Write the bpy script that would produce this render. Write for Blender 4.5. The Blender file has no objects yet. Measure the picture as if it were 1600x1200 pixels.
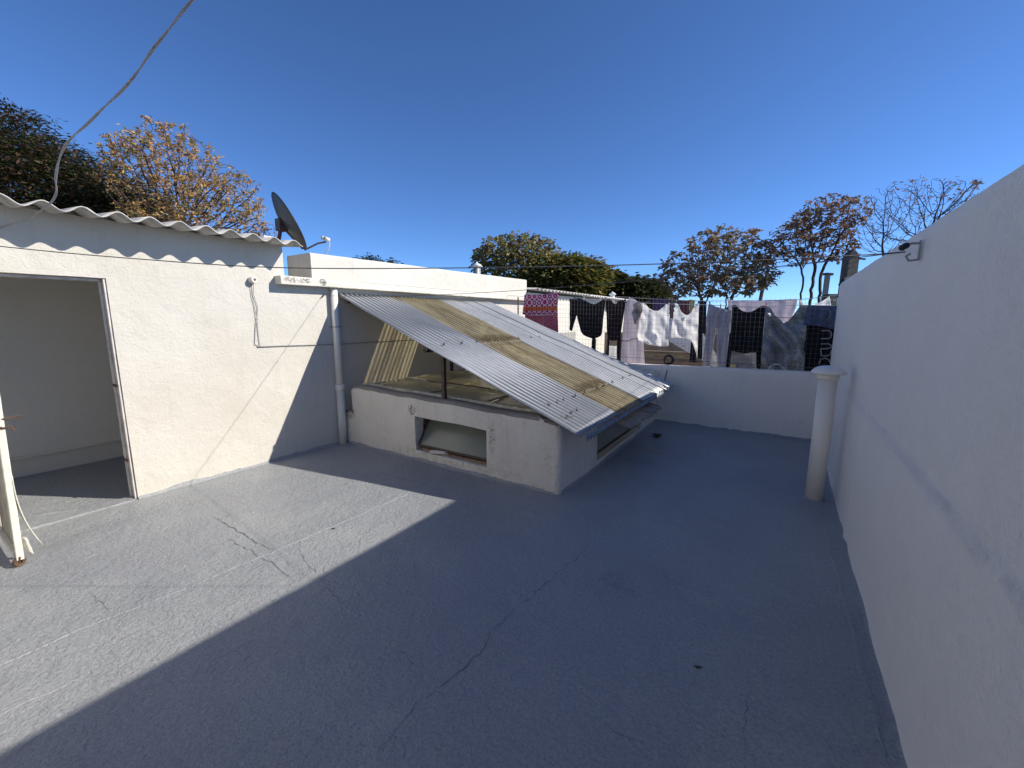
import bpy, bmesh, math, random
import numpy as np
from mathutils import Vector, noise, Matrix
R = math.radians
random.seed(7); rng = np.random.default_rng(7)
S = bpy.context.scene
C = S.collection

# ------------------------------------------------------------------ camera, sky, sun
F = 650.0; CH = 1.6
TH = math.atan(102 / F)
PSI = math.atan(428 / (F * math.cos(TH) + 102 * math.sin(TH)))
cam = bpy.data.cameras.new('camera'); co = bpy.data.objects.new('camera', cam); C.objects.link(co)
co.location = (0, 0, CH); co.rotation_euler = (math.pi / 2 - TH, 0, PSI)
cam.lens = F / 1600 * 36; cam.sensor_width = 36; cam.clip_start = .05; cam.clip_end = 3000
S.camera = co
SUN = Vector((1.404, .765, 1.0)).normalized()
W = bpy.data.worlds.new('World'); S.world = W; W.use_nodes = True
nt = W.node_tree; bg = nt.nodes['Background']
sky = nt.nodes.new('ShaderNodeTexSky'); sky.sky_type = 'NISHITA'; sky.sun_disc = False
sky.sun_elevation = math.asin(SUN.z); sky.sun_rotation = math.atan2(SUN.x, SUN.y)
sky.air_density = .60; sky.dust_density = 0; sky.ozone_density = 9.5; sky.altitude = 0
nt.links.new(sky.outputs[0], bg.inputs[0]); bg.inputs[1].default_value = .122
sl = bpy.data.lights.new('sun', 'SUN'); sl.energy = 3.95; sl.angle = R(.53); sl.color = (1, .94, .83)
S.cycles.diffuse_bounces = 8; S.cycles.transparent_max_bounces = 16
so = bpy.data.objects.new('sun', sl); C.objects.link(so); so.rotation_euler = SUN.to_track_quat('Z', 'Y').to_euler()
S.view_settings.view_transform = 'Standard'; S.view_settings.look = 'None'
S.view_settings.exposure = .60; S.view_settings.gamma = 1

# ------------------------------------------------------------------ measuring helpers (photo pixel -> place)
FW = Vector((-math.sin(PSI) * math.cos(TH), math.cos(PSI) * math.cos(TH), -math.sin(TH)))
RT = Vector((math.cos(PSI), math.sin(PSI), 0)); UP = RT.cross(FW)
CO = Vector((0, 0, CH))
def ray(u, v): return RT * (u - 800) + UP * (600 - v) + FW * F
def on(u, v, ax, val):
    d = ray(u, v); return CO + d * ((val - CO[ax]) / d[ax])
def far(u, v, D): return CO + ray(u, v) * (D / F)

# ------------------------------------------------------------------ object helpers
def tag(o, label=None, cat=None, group=None, kind=None):
    if label: o['label'] = label
    if cat: o['category'] = cat
    if group: o['group'] = group
    if kind: o['kind'] = kind
    return o
def thing(name, label, cat, loc=(0, 0, 0), group=None):
    o = bpy.data.objects.new(name, None); C.objects.link(o); o.location = loc; o.empty_display_size = .1
    return tag(o, label, cat, group)
def link(name, me, m, parent=None, smooth=False):
    if m is not None:
        me.materials.clear(); me.materials.append(m)
    if smooth:
        for p in me.polygons: p.use_smooth = True
    o = bpy.data.objects.new(name, me); C.objects.link(o)
    if parent:
        o.parent = parent
        if not parent.parent: o.matrix_parent_inverse = Matrix.Translation(-parent.location)
    return o
def mesh(name, vs, fs, m, parent=None, smooth=False):
    me = bpy.data.meshes.new(name); me.from_pydata([tuple(v) for v in vs], [], fs); me.update()
    return link(name, me, m, parent, smooth)
class MB:
    def __init__(s): s.v = []; s.f = []
    def add(s, vs, fs):
        b = len(s.v); s.v += [tuple(v) for v in vs]; s.f += [tuple(i + b for i in f) for f in fs]; return s
    def box(s, a, b):
        (x0, y0, z0), (x1, y1, z1) = a, b
        return s.add([(x0, y0, z0), (x1, y0, z0), (x1, y1, z0), (x0, y1, z0), (x0, y0, z1), (x1, y0, z1), (x1, y1, z1), (x0, y1, z1)],
                     [(3, 2, 1, 0), (4, 5, 6, 7), (0, 1, 5, 4), (1, 2, 6, 5), (2, 3, 7, 6), (3, 0, 4, 7)])
    def beam(s, p, q, w, h, up=(0, 0, 1)):
        p, q = Vector(p), Vector(q); d = (q - p).normalized(); up = Vector(up)
        if abs(d.dot(up)) > .98: up = Vector((1, 0, 0))
        a = d.cross(up).normalized(); b = a.cross(d)
        vs = [c + a * i * w / 2 + b * j * h / 2 for c in (p, q) for i, j in ((-1, -1), (1, -1), (1, 1), (-1, 1))]
        return s.add(vs, [(3, 2, 1, 0), (4, 5, 6, 7), (0, 1, 5, 4), (1, 2, 6, 5), (2, 3, 7, 6), (3, 0, 4, 7)])
    def tube(s, pts, r, n=8, caps=True):
        pts = [Vector(p) for p in pts]; vs = []; fs = []; a = None
        rr = r if isinstance(r, (list, tuple)) else [r] * len(pts)
        for i, p in enumerate(pts):
            d = (pts[min(i + 1, len(pts) - 1)] - pts[max(i - 1, 0)]).normalized()
            if a is None:
                a = d.orthogonal().normalized()
            a = (a - d * a.dot(d)).normalized(); b = d.cross(a)
            for k in range(n):
                t = 2 * math.pi * k / n; vs.append(p + (a * math.cos(t) + b * math.sin(t)) * rr[i])
        for i in range(len(pts) - 1):
            for k in range(n):
                k2 = (k + 1) % n; fs.append((i * n + k, i * n + k2, i * n + n + k2, i * n + n + k))
        if caps: fs.append(tuple(range(n))[::-1]); fs.append(tuple(range((len(pts) - 1) * n, len(pts) * n)))
        return s.add(vs, fs)
    def lathe(s, prof, c, axis=(0, 0, 1), n=24):
        ax = Vector(axis).normalized(); a = ax.orthogonal().normalized(); b = ax.cross(a); c = Vector(c); vs = []; fs = []
        for r, h in prof:
            for k in range(n):
                t = 2 * math.pi * k / n; vs.append(c + ax * h + (a * math.cos(t) + b * math.sin(t)) * max(r, 1e-4))
        for i in range(len(prof) - 1):
            for k in range(n):
                k2 = (k + 1) % n; fs.append((i * n + k, i * n + k2, i * n + n + k2, i * n + n + k))
        return s.add(vs, fs)
    def go(s, name, m, parent=None, smooth=False): return mesh(name, s.v, s.f, m, parent, smooth)
def bevel(o, w, seg=2, ang=40):
    b = o.modifiers.new('bevel', 'BEVEL'); b.width = w; b.segments = seg; b.limit_method = 'ANGLE'; b.angle_limit = R(ang); return o
def wire(p, q, sag, n=24, wob=0):
    p, q = Vector(p), Vector(q); out = []
    for i in range(n + 1):
        t = i / n; v = p.lerp(q, t); v.z -= 4 * sag * t * (1 - t)
        if wob and 0 < i < n: v += Vector((0, 0, wob * noise.noise(Vector((t * 9, sag * 7, 1)))))
        out.append(v)
    return out

def smooth(pp, n=5):
    pp = [Vector(p) for p in pp]
    out = []
    for i in range(len(pp) - 1):
        a, b, c_, d = pp[max(i - 1, 0)], pp[i], pp[i + 1], pp[min(i + 2, len(pp) - 1)]
        for k in range(n):
            t = k / n; out.append(.5 * ((2 * b) + (c_ - a) * t + (2 * a - 5 * b + 4 * c_ - d) * t * t + (3 * b - a - 3 * c_ + d) * t ** 3))
    return out + [pp[-1]]

# ------------------------------------------------------------------ material helper
class M:
    def __init__(s, name, rough=.6, base=(.5, .5, .5), metal=0, spec=.5):
        s.m = bpy.data.materials.new(name); s.m.use_nodes = True; s.t = s.m.node_tree; s.b = s.t.nodes['Principled BSDF']
        s.b.inputs['Base Color'].default_value = (*base, 1); s.b.inputs['Roughness'].default_value = rough
        s.b.inputs['Metallic'].default_value = metal; s.b.inputs['Specular IOR Level'].default_value = spec
        s.tc = None; s.nrm = None
    def N(s, t, **k):
        n = s.t.nodes.new(t)
        for a, v in k.items():
            if a.startswith('i_'):
                n.inputs[a[2:].replace('_', ' ')].default_value = v
            else: setattr(n, a, v)
        return n
    def L(s, a, b): s.t.links.new(a, b)
    def coord(s, scale=(1, 1, 1), rot=(0, 0, 0)):
        if not s.tc: s.tc = s.N('ShaderNodeTexCoord')
        mp = s.N('ShaderNodeMapping'); mp.inputs['Scale'].default_value = scale; mp.inputs['Rotation'].default_value = rot
        s.L(s.tc.outputs['Object'], mp.inputs[0]); return mp.outputs[0]
    def noise(s, scale, detail=4, rough=.55, vec=None, dist=0):
        n = s.N('ShaderNodeTexNoise'); n.inputs['Scale'].default_value = scale; n.inputs['Detail'].default_value = detail
        n.inputs['Roughness'].default_value = rough; n.inputs['Distortion'].default_value = dist
        s.L(vec if vec is not None else s.coord(), n.inputs['Vector']); return n.outputs['Fac']
    def ramp(s, fac, stops, interp='LINEAR'):
        r = s.N('ShaderNodeValToRGB'); e = r.color_ramp.elements; r.color_ramp.interpolation = interp
        while len(e) > 1: e.remove(e[-1])
        for i, (p, c) in enumerate(stops):
            x = e[0] if i == 0 else e.new(p)
            x.position = p; x.color = (c, c, c, 1) if isinstance(c, (int, float)) else (*c, 1)
        s.L(fac, r.inputs[0]); return r.outputs[0]
    def math(s, op, a, b=None, c=None):
        n = s.N('ShaderNodeMath', operation=op)
        for i, x in enumerate((a, b, c)):
            if x is None: continue
            if isinstance(x, (int, float)): n.inputs[i].default_value = x
            else: s.L(x, n.inputs[i])
        return n.outputs[0]
    def mix(s, fac, a, b, mode='MIX'):
        n = s.N('ShaderNodeMix', data_type='RGBA', blend_type=mode)
        for k, x in ((0, fac), (6, a), (7, b)):
            if isinstance(x, (int, float)): n.inputs[k].default_value = x if k == 0 else (x, x, x, 1)
            elif isinstance(x, tuple): n.inputs[k].default_value = (*x, 1)
            else: s.L(x, n.inputs[k])
        return n.outputs[2]
    def color(s, c): s.L(c, s.b.inputs['Base Color']); return s
    def roughness(s, c): s.L(c, s.b.inputs['Roughness']); return s
    def bump(s, h, dist=.01, st=1.0):
        n = s.N('ShaderNodeBump'); n.inputs['Distance'].default_value = dist; n.inputs['Strength'].default_value = st
        s.L(h, n.inputs['Height'])
        if s.nrm is not None: s.L(s.nrm, n.inputs['Normal'])
        s.nrm = n.outputs[0]; s.L(s.nrm, s.b.inputs['Normal']); return s
    def xyz(s):
        n = s.N('ShaderNodeSeparateXYZ'); s.L(s.coord(), n.inputs[0]); return n.outputs

def plain(name, base, rough=.6, metal=0, var=.12, sc=18, bump=0, bs=60):
    m = M(name, rough, base, metal); f = m.noise(sc, 5)
    m.color(m.ramp(f, [(.3, tuple(c * (1 - var) for c in base)), (.7, tuple(min(1, c * (1 + var)) for c in base))]))
    if bump: m.bump(m.noise(bs, 4), bump)
    return m.m
def plaster(name, base, dirt, dirtamt=.25, lump=.004, streak=.3, fine=.0025):
    m = M(name, .78, base, spec=.25)
    big = m.noise(1.3, 5, .6); mid = m.noise(9, 6, .65, dist=.6); st = m.noise(1, 5, .6, m.coord((14, 14, 1.1)))
    sp = m.noise(46, 3, .7)
    c = m.mix(m.ramp(big, [(.35, 0), (.75, dirtamt)]), base, dirt)
    c = m.mix(m.ramp(st, [(.55, 0), (.85, streak)]), c, dirt)
    c = m.mix(m.ramp(mid, [(.58, 0), (.8, dirtamt * .9)]), c, tuple(d * .8 for d in dirt))
    c = m.mix(m.ramp(sp, [(.70, 0), (.735, .45)]), c, tuple(d * .55 for d in dirt))
    m.color(c)
    m.bump(m.noise(4.2, 4, .5, dist=.5), lump * 4).bump(m.noise(24, 6, .65, dist=.9), lump * 2.2).bump(m.noise(90, 4, .7), fine * 1.6)
    return m

# ------------------------------------------------------------------ materials
mat_floor = M('blue_grey_floor_paint', .42, (.2, .225, .265), spec=.5)
m = mat_floor
big = m.noise(.9, 5, .6); mid = m.noise(5, 6, .65, dist=.4); fine = m.noise(40, 6, .68, dist=.5)
c = m.mix(m.ramp(big, [(.3, 0), (.7, 1)]), (.30, .315, .33), (.385, .395, .40))
c = m.mix(m.ramp(mid, [(.5, 0), (.8, .5)]), c, (.43, .43, .425))
c = m.mix(m.ramp(m.noise(60, 3, .7), [(.69, 0), (.73, .6)]), c, (.07, .075, .085))
x, y, z = m.xyz()[:3]
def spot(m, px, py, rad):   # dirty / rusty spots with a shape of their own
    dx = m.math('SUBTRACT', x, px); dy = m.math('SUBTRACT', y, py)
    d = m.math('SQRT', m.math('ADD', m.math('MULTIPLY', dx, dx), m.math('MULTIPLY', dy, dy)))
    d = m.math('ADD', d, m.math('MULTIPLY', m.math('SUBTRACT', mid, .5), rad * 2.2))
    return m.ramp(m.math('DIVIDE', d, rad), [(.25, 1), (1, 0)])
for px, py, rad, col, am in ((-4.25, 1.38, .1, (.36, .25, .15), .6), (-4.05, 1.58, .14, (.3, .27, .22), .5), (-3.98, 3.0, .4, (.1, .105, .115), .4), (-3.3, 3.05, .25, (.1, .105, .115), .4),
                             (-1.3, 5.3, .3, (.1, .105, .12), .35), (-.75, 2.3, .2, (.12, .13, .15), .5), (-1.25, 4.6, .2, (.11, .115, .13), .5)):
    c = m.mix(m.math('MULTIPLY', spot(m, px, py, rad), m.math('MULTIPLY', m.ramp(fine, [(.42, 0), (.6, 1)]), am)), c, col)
spk = m.noise(70, 5, .8); c = m.mix(m.ramp(spk, [(.36, .55), (.5, 0)]), c, (.185, .195, .215)); c = m.mix(m.ramp(spk, [(.5, 0), (.66, .6)]), c, (.46, .465, .465))
wx = m.noise(.55, 4, .6, m.coord((1, 1, 1), (0, 0, .6))); c = m.mix(m.ramp(wx, [(.47, 0), (.5, .22)]), c, (.24, .25, .30))
m.color(c); m.roughness(m.ramp(mid, [(.3, .36), (.7, .55)]))
m.bump(m.noise(3, 3, .5), .03, .8).bump(m.noise(14, 5, .65, dist=.7), .017, .85).bump(fine, .013, .9).bump(m.noise(90, 4, .7), .004, 1)
MF = mat_floor.m
pw = plaster('white_lime_painted_plaster', (.61, .585, .53), (.42, .36, .27), .25, .003, .22)
MWALL = pw.m
rw = plaster('white_painted_boundary_render', (.88, .84, .765), (.74, .70, .64), .3, .003, .25, .003)
# rough scar where the wall was raised
rx, ry, rz = rw.xyz()[:3]
band = rw.math('ABSOLUTE', rw.math('SUBTRACT', rz, rw.math('ADD', .92, rw.math('MULTIPLY', rw.noise(3, 3), .06))))
scar = rw.ramp(band, [(0, 1), (.02, .8), (.045, 0)])
scar = rw.math('MULTIPLY', scar, rw.ramp(ry, [(0, 1), (1, 1)]))
sn = rw.noise(38, 6, .75, dist=1.0); smk = rw.math('MULTIPLY', scar, rw.ramp(rw.noise(7, 4), [(.3, .25), (.6, 1)]))
old = rw.b.inputs['Base Color'].links[0].from_socket
rw.color(rw.mix(rw.math('MULTIPLY', smk, rw.ramp(sn, [(.4, .15), (.6, .8)])), old, (.76, .78, .80)))
rw.bump(rw.math('MULTIPLY', smk, sn), .010, 1)
MRW = rw.m
MBOX = plaster('weathered_skylight_render', (.87, .82, .73), (.56, .50, .41), .34, .008, .5, .004); mbx = MBOX; MBOX = mbx.m
MFAR = plaster('pale_blue_white_render', (.86, .81, .73), (.62, .58, .52), .25, .0035, .3).m
MIN_ = plaster('shed_interior_plaster', (.88, .83, .72), (.78, .72, .62), .3, .002, .1).m
cap = plaster('grey_worn_cement_cap', (.34, .315, .28), (.15, .13, .11), .7, .004, .4); MCAP = cap.m
MWB = plaster('bright_white_parapet_paint', (.66, .63, .565), (.43, .38, .30), .25, .003, .35).m

def chips(m, cx, cy, cz, rx, ry, rz_, col, sc=60, lo=.5, hi=.56):
    x, y, z = m.xyz()[:3]; q = None
    for a, c_, r_ in ((x, cx, rx), (y, cy, ry), (z, cz, rz_)):
        d = m.math('DIVIDE', m.math('SUBTRACT', a, c_), r_); d = m.math('MULTIPLY', d, d); q = d if q is None else m.math('ADD', q, d)
    k = m.math('MULTIPLY', m.ramp(q, [(.3, 1), (1, 0)]), m.ramp(m.noise(sc, 4, .7), [(lo, 0), (hi, 1)]))
    old = m.b.inputs['Base Color'].links[0].from_socket; m.color(m.mix(k, old, col)); m.bump(m.math('MULTIPLY', k, -1), .004)
def metalsheet(name, base):
    m = M(name, .42, base, .38, .5)
    f = m.noise(3, 6, .65, m.coord((1, 6, 1))); sp = m.noise(42, 4, .7)
    c = m.ramp(f, [(.3, tuple(v * .82 for v in base)), (.7, base)])
    c = m.mix(m.ramp(sp, [(.62, 0), (.7, .35)]), c, (.3, .3, .3))
    c = m.mix(m.ramp(m.noise(2.2, 6, .75), [(.48, 0), (.72, .5)]), c, (.40, .37, .33)); c = m.mix(m.ramp(m.noise(5, 6, .8, m.coord((1, 9, 1))), [(.56, 0), (.75, .55)]), c, (.30, .29, .28))
    x, y, z = m.xyz()[:3]; st = m.ramp(m.math('SINE', m.math('MULTIPLY', y, 2 * math.pi / .076)), [(.0, .8), (.55, 0)])  # valley stripes: grime and the corrugation's shade, both put into the colour
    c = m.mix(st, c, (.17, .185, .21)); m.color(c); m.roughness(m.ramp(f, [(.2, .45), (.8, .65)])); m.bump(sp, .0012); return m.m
for a in ((-3.47, 3.25, .58, .07, .2, .07, (.05, .045, .04), 55, .52, .56), (-2.35, 3.25, .42, .05, .2, .2, (.46, .42, .36), 40, .5, .6), (-1.72, 3.25, .35, .05, .2, .2, (.66, .62, .55), 34, .5, .7), (-4.62, 3.25, .40, .12, .2, .09, (.16, .09, .05), 14, .35, .6),
          (-3.0, 3.25, .04, 1.5, .2, .12, (.60, .52, .40), 12, .45, .75), (-1.6, 3.25, .68, .12, .2, .06, (.10, .085, .07), 30, .42, .6)): chips(mbx, *a)
mlg = plaster('ledge_white_paint', (.70, .665, .59), (.43, .38, .30), .22, .004, .35)
for a in ((-4.61, 2.78, .05, .2, .09, .035, (.05, .045, .04), 45, .5, .55), (-4.61, 3.0, .05, .2, .05, .05, (.05, .045, .04), 50, .5, .55), (-4.61, 2.62, .05, .2, .1, .05, (.35, .32, .28), 30, .5, .55)): chips(mlg, *a)
chips(mlg, -4.61, 5.3, .09, .25, 2.9, .012, (.33, .30, .26), 9, .2, .5); chips(mlg, -4.61, 5.3, .0, .25, 2.9, .010, (.36, .33, .28), 11, .3, .6)
MLEDGE = mlg.m
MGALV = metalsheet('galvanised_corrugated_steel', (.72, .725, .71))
def fibreglass():
    m = M('yellowed_translucent_fibreglass', .5, (.62, .52, .33))
    out = m.t.nodes['Material Output']
    wob = m.noise(1.6, 6, .75, m.coord((.55, 7, .55)))
    x, y, z = m.xyz()[:3]
    st = m.math('SINE', m.math('MULTIPLY', y, 2 * math.pi / .076))       # grime lies in the valleys
    dirt = m.math('ADD', m.math('MULTIPLY', st, -.28), m.math('MULTIPLY', m.math('SUBTRACT', wob, .26), 1.9))
    fac = m.ramp(dirt, [(.1, 0), (.95, 1)])
    c = m.ramp(fac, [(0, (.56, .52, .40)), (.45, (.36, .32, .235)), (1, (.15, .125, .085))])
    c = m.mix(m.ramp(m.noise(2.6, 6, .75, m.coord((.5, 3, .5))), [(.46, 0), (.6, .75)]), c, (.17, .13, .085)); m.color(c)
    chips(m, -3.22, 4.56, 1.3, .14, .6, .3, (.12, .095, .065), 14, .3, .55); chips(m, -1.86, 4.56, .8, .12, .6, .3, (.14, .11, .075), 14, .3, .55)
    tr = m.N('ShaderNodeBsdfTransparent'); tl = m.N('ShaderNodeBsdfTranslucent')
    m.L(m.ramp(fac, [(0, (1, .96, .80)), (1, (.8, .72, .52))]), tr.inputs[0]); tl.inputs[0].default_value = (.7, .64, .47, 1)
    m1 = m.N('ShaderNodeMixShader'); m1.inputs[0].default_value = .35; m.L(m.b.outputs[0], m1.inputs[1]); m.L(tl.outputs[0], m1.inputs[2])
    m2 = m.N('ShaderNodeMixShader'); m.L(m.ramp(fac, [(0, .55), (.6, .28), (1, .08)]), m2.inputs[0]); m.L(m1.outputs[0], m2.inputs[1]); m.L(tr.outputs[0], m2.inputs[2])
    m.L(m2.outputs[0], out.inputs[0]); return m.m
MFIB = fibreglass()
MCEM = plain('grey_fibre_cement', (.46, .44, .41), .85, 0, .3, 9, .004, 40)
MSTEEL = plain('dark_rusted_steel', (.075, .05, .04), .6, .2, .4, 20, .002)
MRUST = plain('brown_rust', (.10, .055, .035), .85, 0, .45, 25, .003)
MPVC = plain('cream_pvc_pipe', (.80, .755, .66), .38, 0, .06, 3)
MPVCW = plain('white_pvc_pipe', (.74, .72, .66), .38, 0, .06, 4)
MBLK = plain('black_rubber', (.015, .015, .016), .6)
MCAB = plain('grey_weathered_cable', (.30, .30, .31), .6, 0, .2, 40)
MDC = plain('thin_dark_cable', (.1, .1, .105), .6)
MPORC = plain('white_porcelain', (.72, .68, .6), .25)
MWOOD = plain('weathered_plank', (.27, .19, .12), .85, 0, .4, 12, .002)
MDOOR = plain('cream_painted_door', (.70, .67, .58), .55, 0, .15, 22, .002)
MDISH = plain('charcoal_dish', (.035, .038, .045), .5, 0, .15, 10)
MWHITEP = plain('white_plastic', (.78, .78, .76), .4)
MCRACK = plain('crack_dirt', (.125, .13, .14), .95)
MRIDGE = MF
def milky():
    m = M('dusty_milk_glass', .3, (.33, .345, .29), spec=.5)
    m.color(m.ramp(m.noise(2.4, 6, .7, dist=.8), [(.35, (.42, .41, .31)), (.5, (.32, .32, .25)), (.68, (.2, .2, .16))]))
    m.bump(m.noise(60, 4), .001); return m.m
MMILK = milky()
def wglass():
    m = M('frosted_green_glass', .22, (.2, .2, .17), spec=.6); m.color(m.ramp(m.noise(2, 3), [(.3, (.15, .165, .14)), (.7, (.22, .235, .20))])); return m.m
MGLASS = wglass()

# ------------------------------------------------------------------ walls as real, slightly uneven slabs
def nz(p, s, k=0): return noise.noise(Vector((p[0] * s + k * 7.3, p[1] * s + 3.1 * k, p[2] * s - k)))
def slab(name, path, zs, us, t, mt, parent, holes=(), amp=.004, ztop=None, rtop=0, extra=None, mback=None):
    """path(u) -> (x, y, nx, ny). outward face at the path, thickness t inwards; holes = (u0, u1, z0, z1)."""
    us = sorted(set([round(u, 4) for u in us] + [h[i] for h in holes for i in (0, 1)]))
    zs = sorted(set([round(z, 4) for z in zs] + [h[i] for h in holes for i in (2, 3)]))
    nu, nzz = len(us), len(zs); V = []
    for side in (0, 1):
        for u in us:
            x, y, nx, ny = path(u)
            for z in zs:
                Z = z
                if ztop: Z = z * ztop(u) / zs[-1]
                H = ztop(u) if ztop else zs[-1]; d = 0
                if rtop and Z > H - rtop:
                    q = Z - (H - rtop); d = rtop - math.sqrt(max(0, rtop * rtop - q * q))
                p = (x, y, Z); dd = amp * (nz(p, 2.3) * 1.2 + nz(p, 7, 1) * .6 + nz(p, 19, 2) * .25)
                if extra and side == 0: dd += extra(u, Z)
                off = (dd - d) if side == 0 else (-t + d)
                V.append((x + nx * off, y + ny * off, Z + amp * .6 * nz(p, 5, 3) * (1 if z > zs[0] + .01 else 0)))
    def I(s, i, j): return (s * nu + i) * nzz + j
    def solid(i, j):
        if i < 0 or j < 0 or i >= nu - 1 or j >= nzz - 1: return False
        cu, cz = (us[i] + us[i + 1]) / 2, (zs[j] + zs[j + 1]) / 2
        return not any(h[0] < cu < h[1] and h[2] < cz < h[3] for h in holes)
    Fc = []
    for i in range(nu - 1):
        for j in range(nzz - 1):
            if not solid(i, j): continue
            Fc.append((I(0, i, j), I(0, i + 1, j), I(0, i + 1, j + 1), I(0, i, j + 1)))
            Fc.append((I(1, i, j), I(1, i, j + 1), I(1, i + 1, j + 1), I(1, i + 1, j)))
            if not solid(i - 1, j): Fc.append((I(0, i, j), I(0, i, j + 1), I(1, i, j + 1), I(1, i, j)))
            if not solid(i + 1, j): Fc.append((I(0, i + 1, j), I(1, i + 1, j), I(1, i + 1, j + 1), I(0, i + 1, j + 1)))
            if not solid(i, j - 1): Fc.append((I(0, i, j), I(1, i, j), I(1, i + 1, j), I(0, i + 1, j)))
            if not solid(i, j + 1): Fc.append((I(0, i, j + 1), I(0, i + 1, j + 1), I(1, i + 1, j + 1), I(1, i, j + 1)))
    o = mesh(name, V, Fc, mt, parent)
    b = bmesh.new(); b.from_mesh(o.data); bmesh.ops.delete(b, geom=[v for v in b.verts if not v.link_faces], context='VERTS')
    bmesh.ops.recalc_face_normals(b, faces=b.faces)
    for f in b.faces: f.smooth = True
    for e in b.edges:
        if len(e.link_faces) == 2 and e.calc_face_angle(0) > R(50): e.smooth = False
    b.to_mesh(o.data); b.free(); return o
def fr(a, b, n): return [a + (b - a) * i / n for i in range(n + 1)]

XL, XR, YF = -4.74, .52, 6.62
# ------------------------------------------------------------------ floor
def floor_h(x, y): return .006 * noise.noise(Vector((x * .9, y * .9, 0))) + .003 * noise.noise(Vector((x * 3, y * 3, 4)))
vs, fs = [], []
xs = fr(-6.6, .9, 130); ys = fr(-3, 6.9, 170)
for xx in xs:
    for yy in ys: vs.append((xx, yy, floor_h(xx, yy)))
n = len(ys)
for i in range(len(xs) - 1):
    for j in range(n - 1): fs.append((i * n + j, i * n + n + j, i * n + n + j + 1, i * n + j + 1))
tag(mesh('floor', vs, fs, MF, None, True), kind='structure')
# raised membrane seams and cracks lie on the floor as parts of it
floor = bpy.data.objects['floor']
def ribbon(name, pts, w, h, mt, jag=0, wj=.4, lift=.0015, seg=.03, parent=None):
    P = []
    for a, b in zip(pts, pts[1:]):
        L = math.hypot(b[0] - a[0], b[1] - a[1]); k = max(1, int(L / seg))
        for i in range(k): t = i / k; P.append((a[0] + (b[0] - a[0]) * t, a[1] + (b[1] - a[1]) * t))
    P.append(pts[-1]); V = []; Fc = []; s = random.random() * 50
    for i, (x, y) in enumerate(P):
        q = P[min(i + 1, len(P) - 1)]; o = P[max(i - 1, 0)]; dx, dy = q[0] - o[0], q[1] - o[1]; L = math.hypot(dx, dy) or 1; nx, ny = -dy / L, dx / L
        j = jag * (noise.noise(Vector((i * .35, s, 0))) + .5 * noise.noise(Vector((i * 1.1, s, 5))))
        e = min(1, i / 6, (len(P) - 1 - i) / 6) if jag else 1
        ww = w * max(.12, (1 + wj * 2 * noise.noise(Vector((i * .5, s, 9))))) * max(e, .15)
        for k, (a, hh) in enumerate(((-1, 0), (-.35, 1), (.35, 1), (1, 0))):
            X, Y = x + nx * (j + a * ww / 2), y + ny * (j + a * ww / 2)
            V.append((X, Y, floor_h(X, Y) + lift + (h * hh if h else 0)))
    for i in range(len(P) - 1):
        for k in range(3): b = i * 4 + k; Fc.append((b, b + 1, b + 5, b + 4))
    return mesh(name, V, Fc, mt, parent or floor, True)
def fp(*px): return [tuple(on(u, v, 2, 0))[:2] for u, v in px]
for pts, w, h in ((fp((-40, 1058), (120, 985), (300, 915), (455, 850), (575, 798), (640, 770)), .028, .004), (fp((20, 812), (90, 800), (150, 793), (215, 783)), .03, .006),
                  (fp((1284, 800), (1300, 870), (1325, 960), (1352, 1060), (1385, 1190)), .03, .004), (fp((0, 1118), (60, 1090), (130, 1058)), .02, .003)):
    ribbon('seam', pts, w, h, MRIDGE, .012, .2, .0005)
for pts, w in ((fp((335, 808), (372, 830), (400, 848), (432, 862)), .012), (fp((350, 835), (385, 858), (430, 884), (460, 908)), .008),
               (fp((500, 905), (530, 940), (552, 950)), .006), (fp((575, 1200), (640, 1110), (700, 1060), (748, 1023), (770, 985), (812, 945), (850, 915), (905, 870), (918, 845)), .007),
               (fp((748, 1023), (790, 1045)), .006), (fp((600, 1000), (640, 1030), (665, 1045)), .005), (fp((915, 1115), (960, 1140), (1010, 1170)), .006),
               (fp((560, 745), (600, 740), (640, 752), (665, 757)), .009), (fp((640, 770), (660, 757), (674, 750)), .008), (fp((600, 850), (640, 845), (655, 832)), .006),
               (fp((735, 768), (755, 757), (762, 748)), .006), (fp((800, 802), (830, 790), (850, 775)), .006), (fp((918, 845), (920, 820), (960, 800)), .004), (fp((465, 840), (478, 880), (500, 905)), .005),
               (fp((140, 925), (165, 950), (180, 968)), .005), (fp((1165, 1190), (1168, 1110), (1170, 1060)), .004)):
    ribbon('crack', pts, w * .42, 0, MCRACK, .022, .9, .002, .025)
    lip = [(p[0] + .006, p[1] + .006) for p in pts]
# grit on the floor
g = MB()
for k in range(240):
    if k < 100: px, py = random.gauss(-3.9, .5), random.uniform(2.5, 3.15)
    elif k < 150: px, py = random.gauss(-1.25, .15), random.uniform(4, 6)
    elif k < 205: px, py = XR - .06 - abs(random.gauss(0, .1)), random.uniform(1, 6)
    else: px, py = random.uniform(-4.5, .3), random.uniform(.3, 6)
    r = random.uniform(.002, .0055); zz = floor_h(px, py)
    g.lathe([(0, -.2 * r), (r, 0), (r * .7, r * .6), (0, r * .8)], (px, py, zz), (random.uniform(-.3, .3), random.uniform(-.3, .3), 1), 5)
tag(g.go('grit', MCRACK), 'tiny dark crumbs of grit scattered over the blue grey terrace floor', 'grit', kind='stuff')
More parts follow.
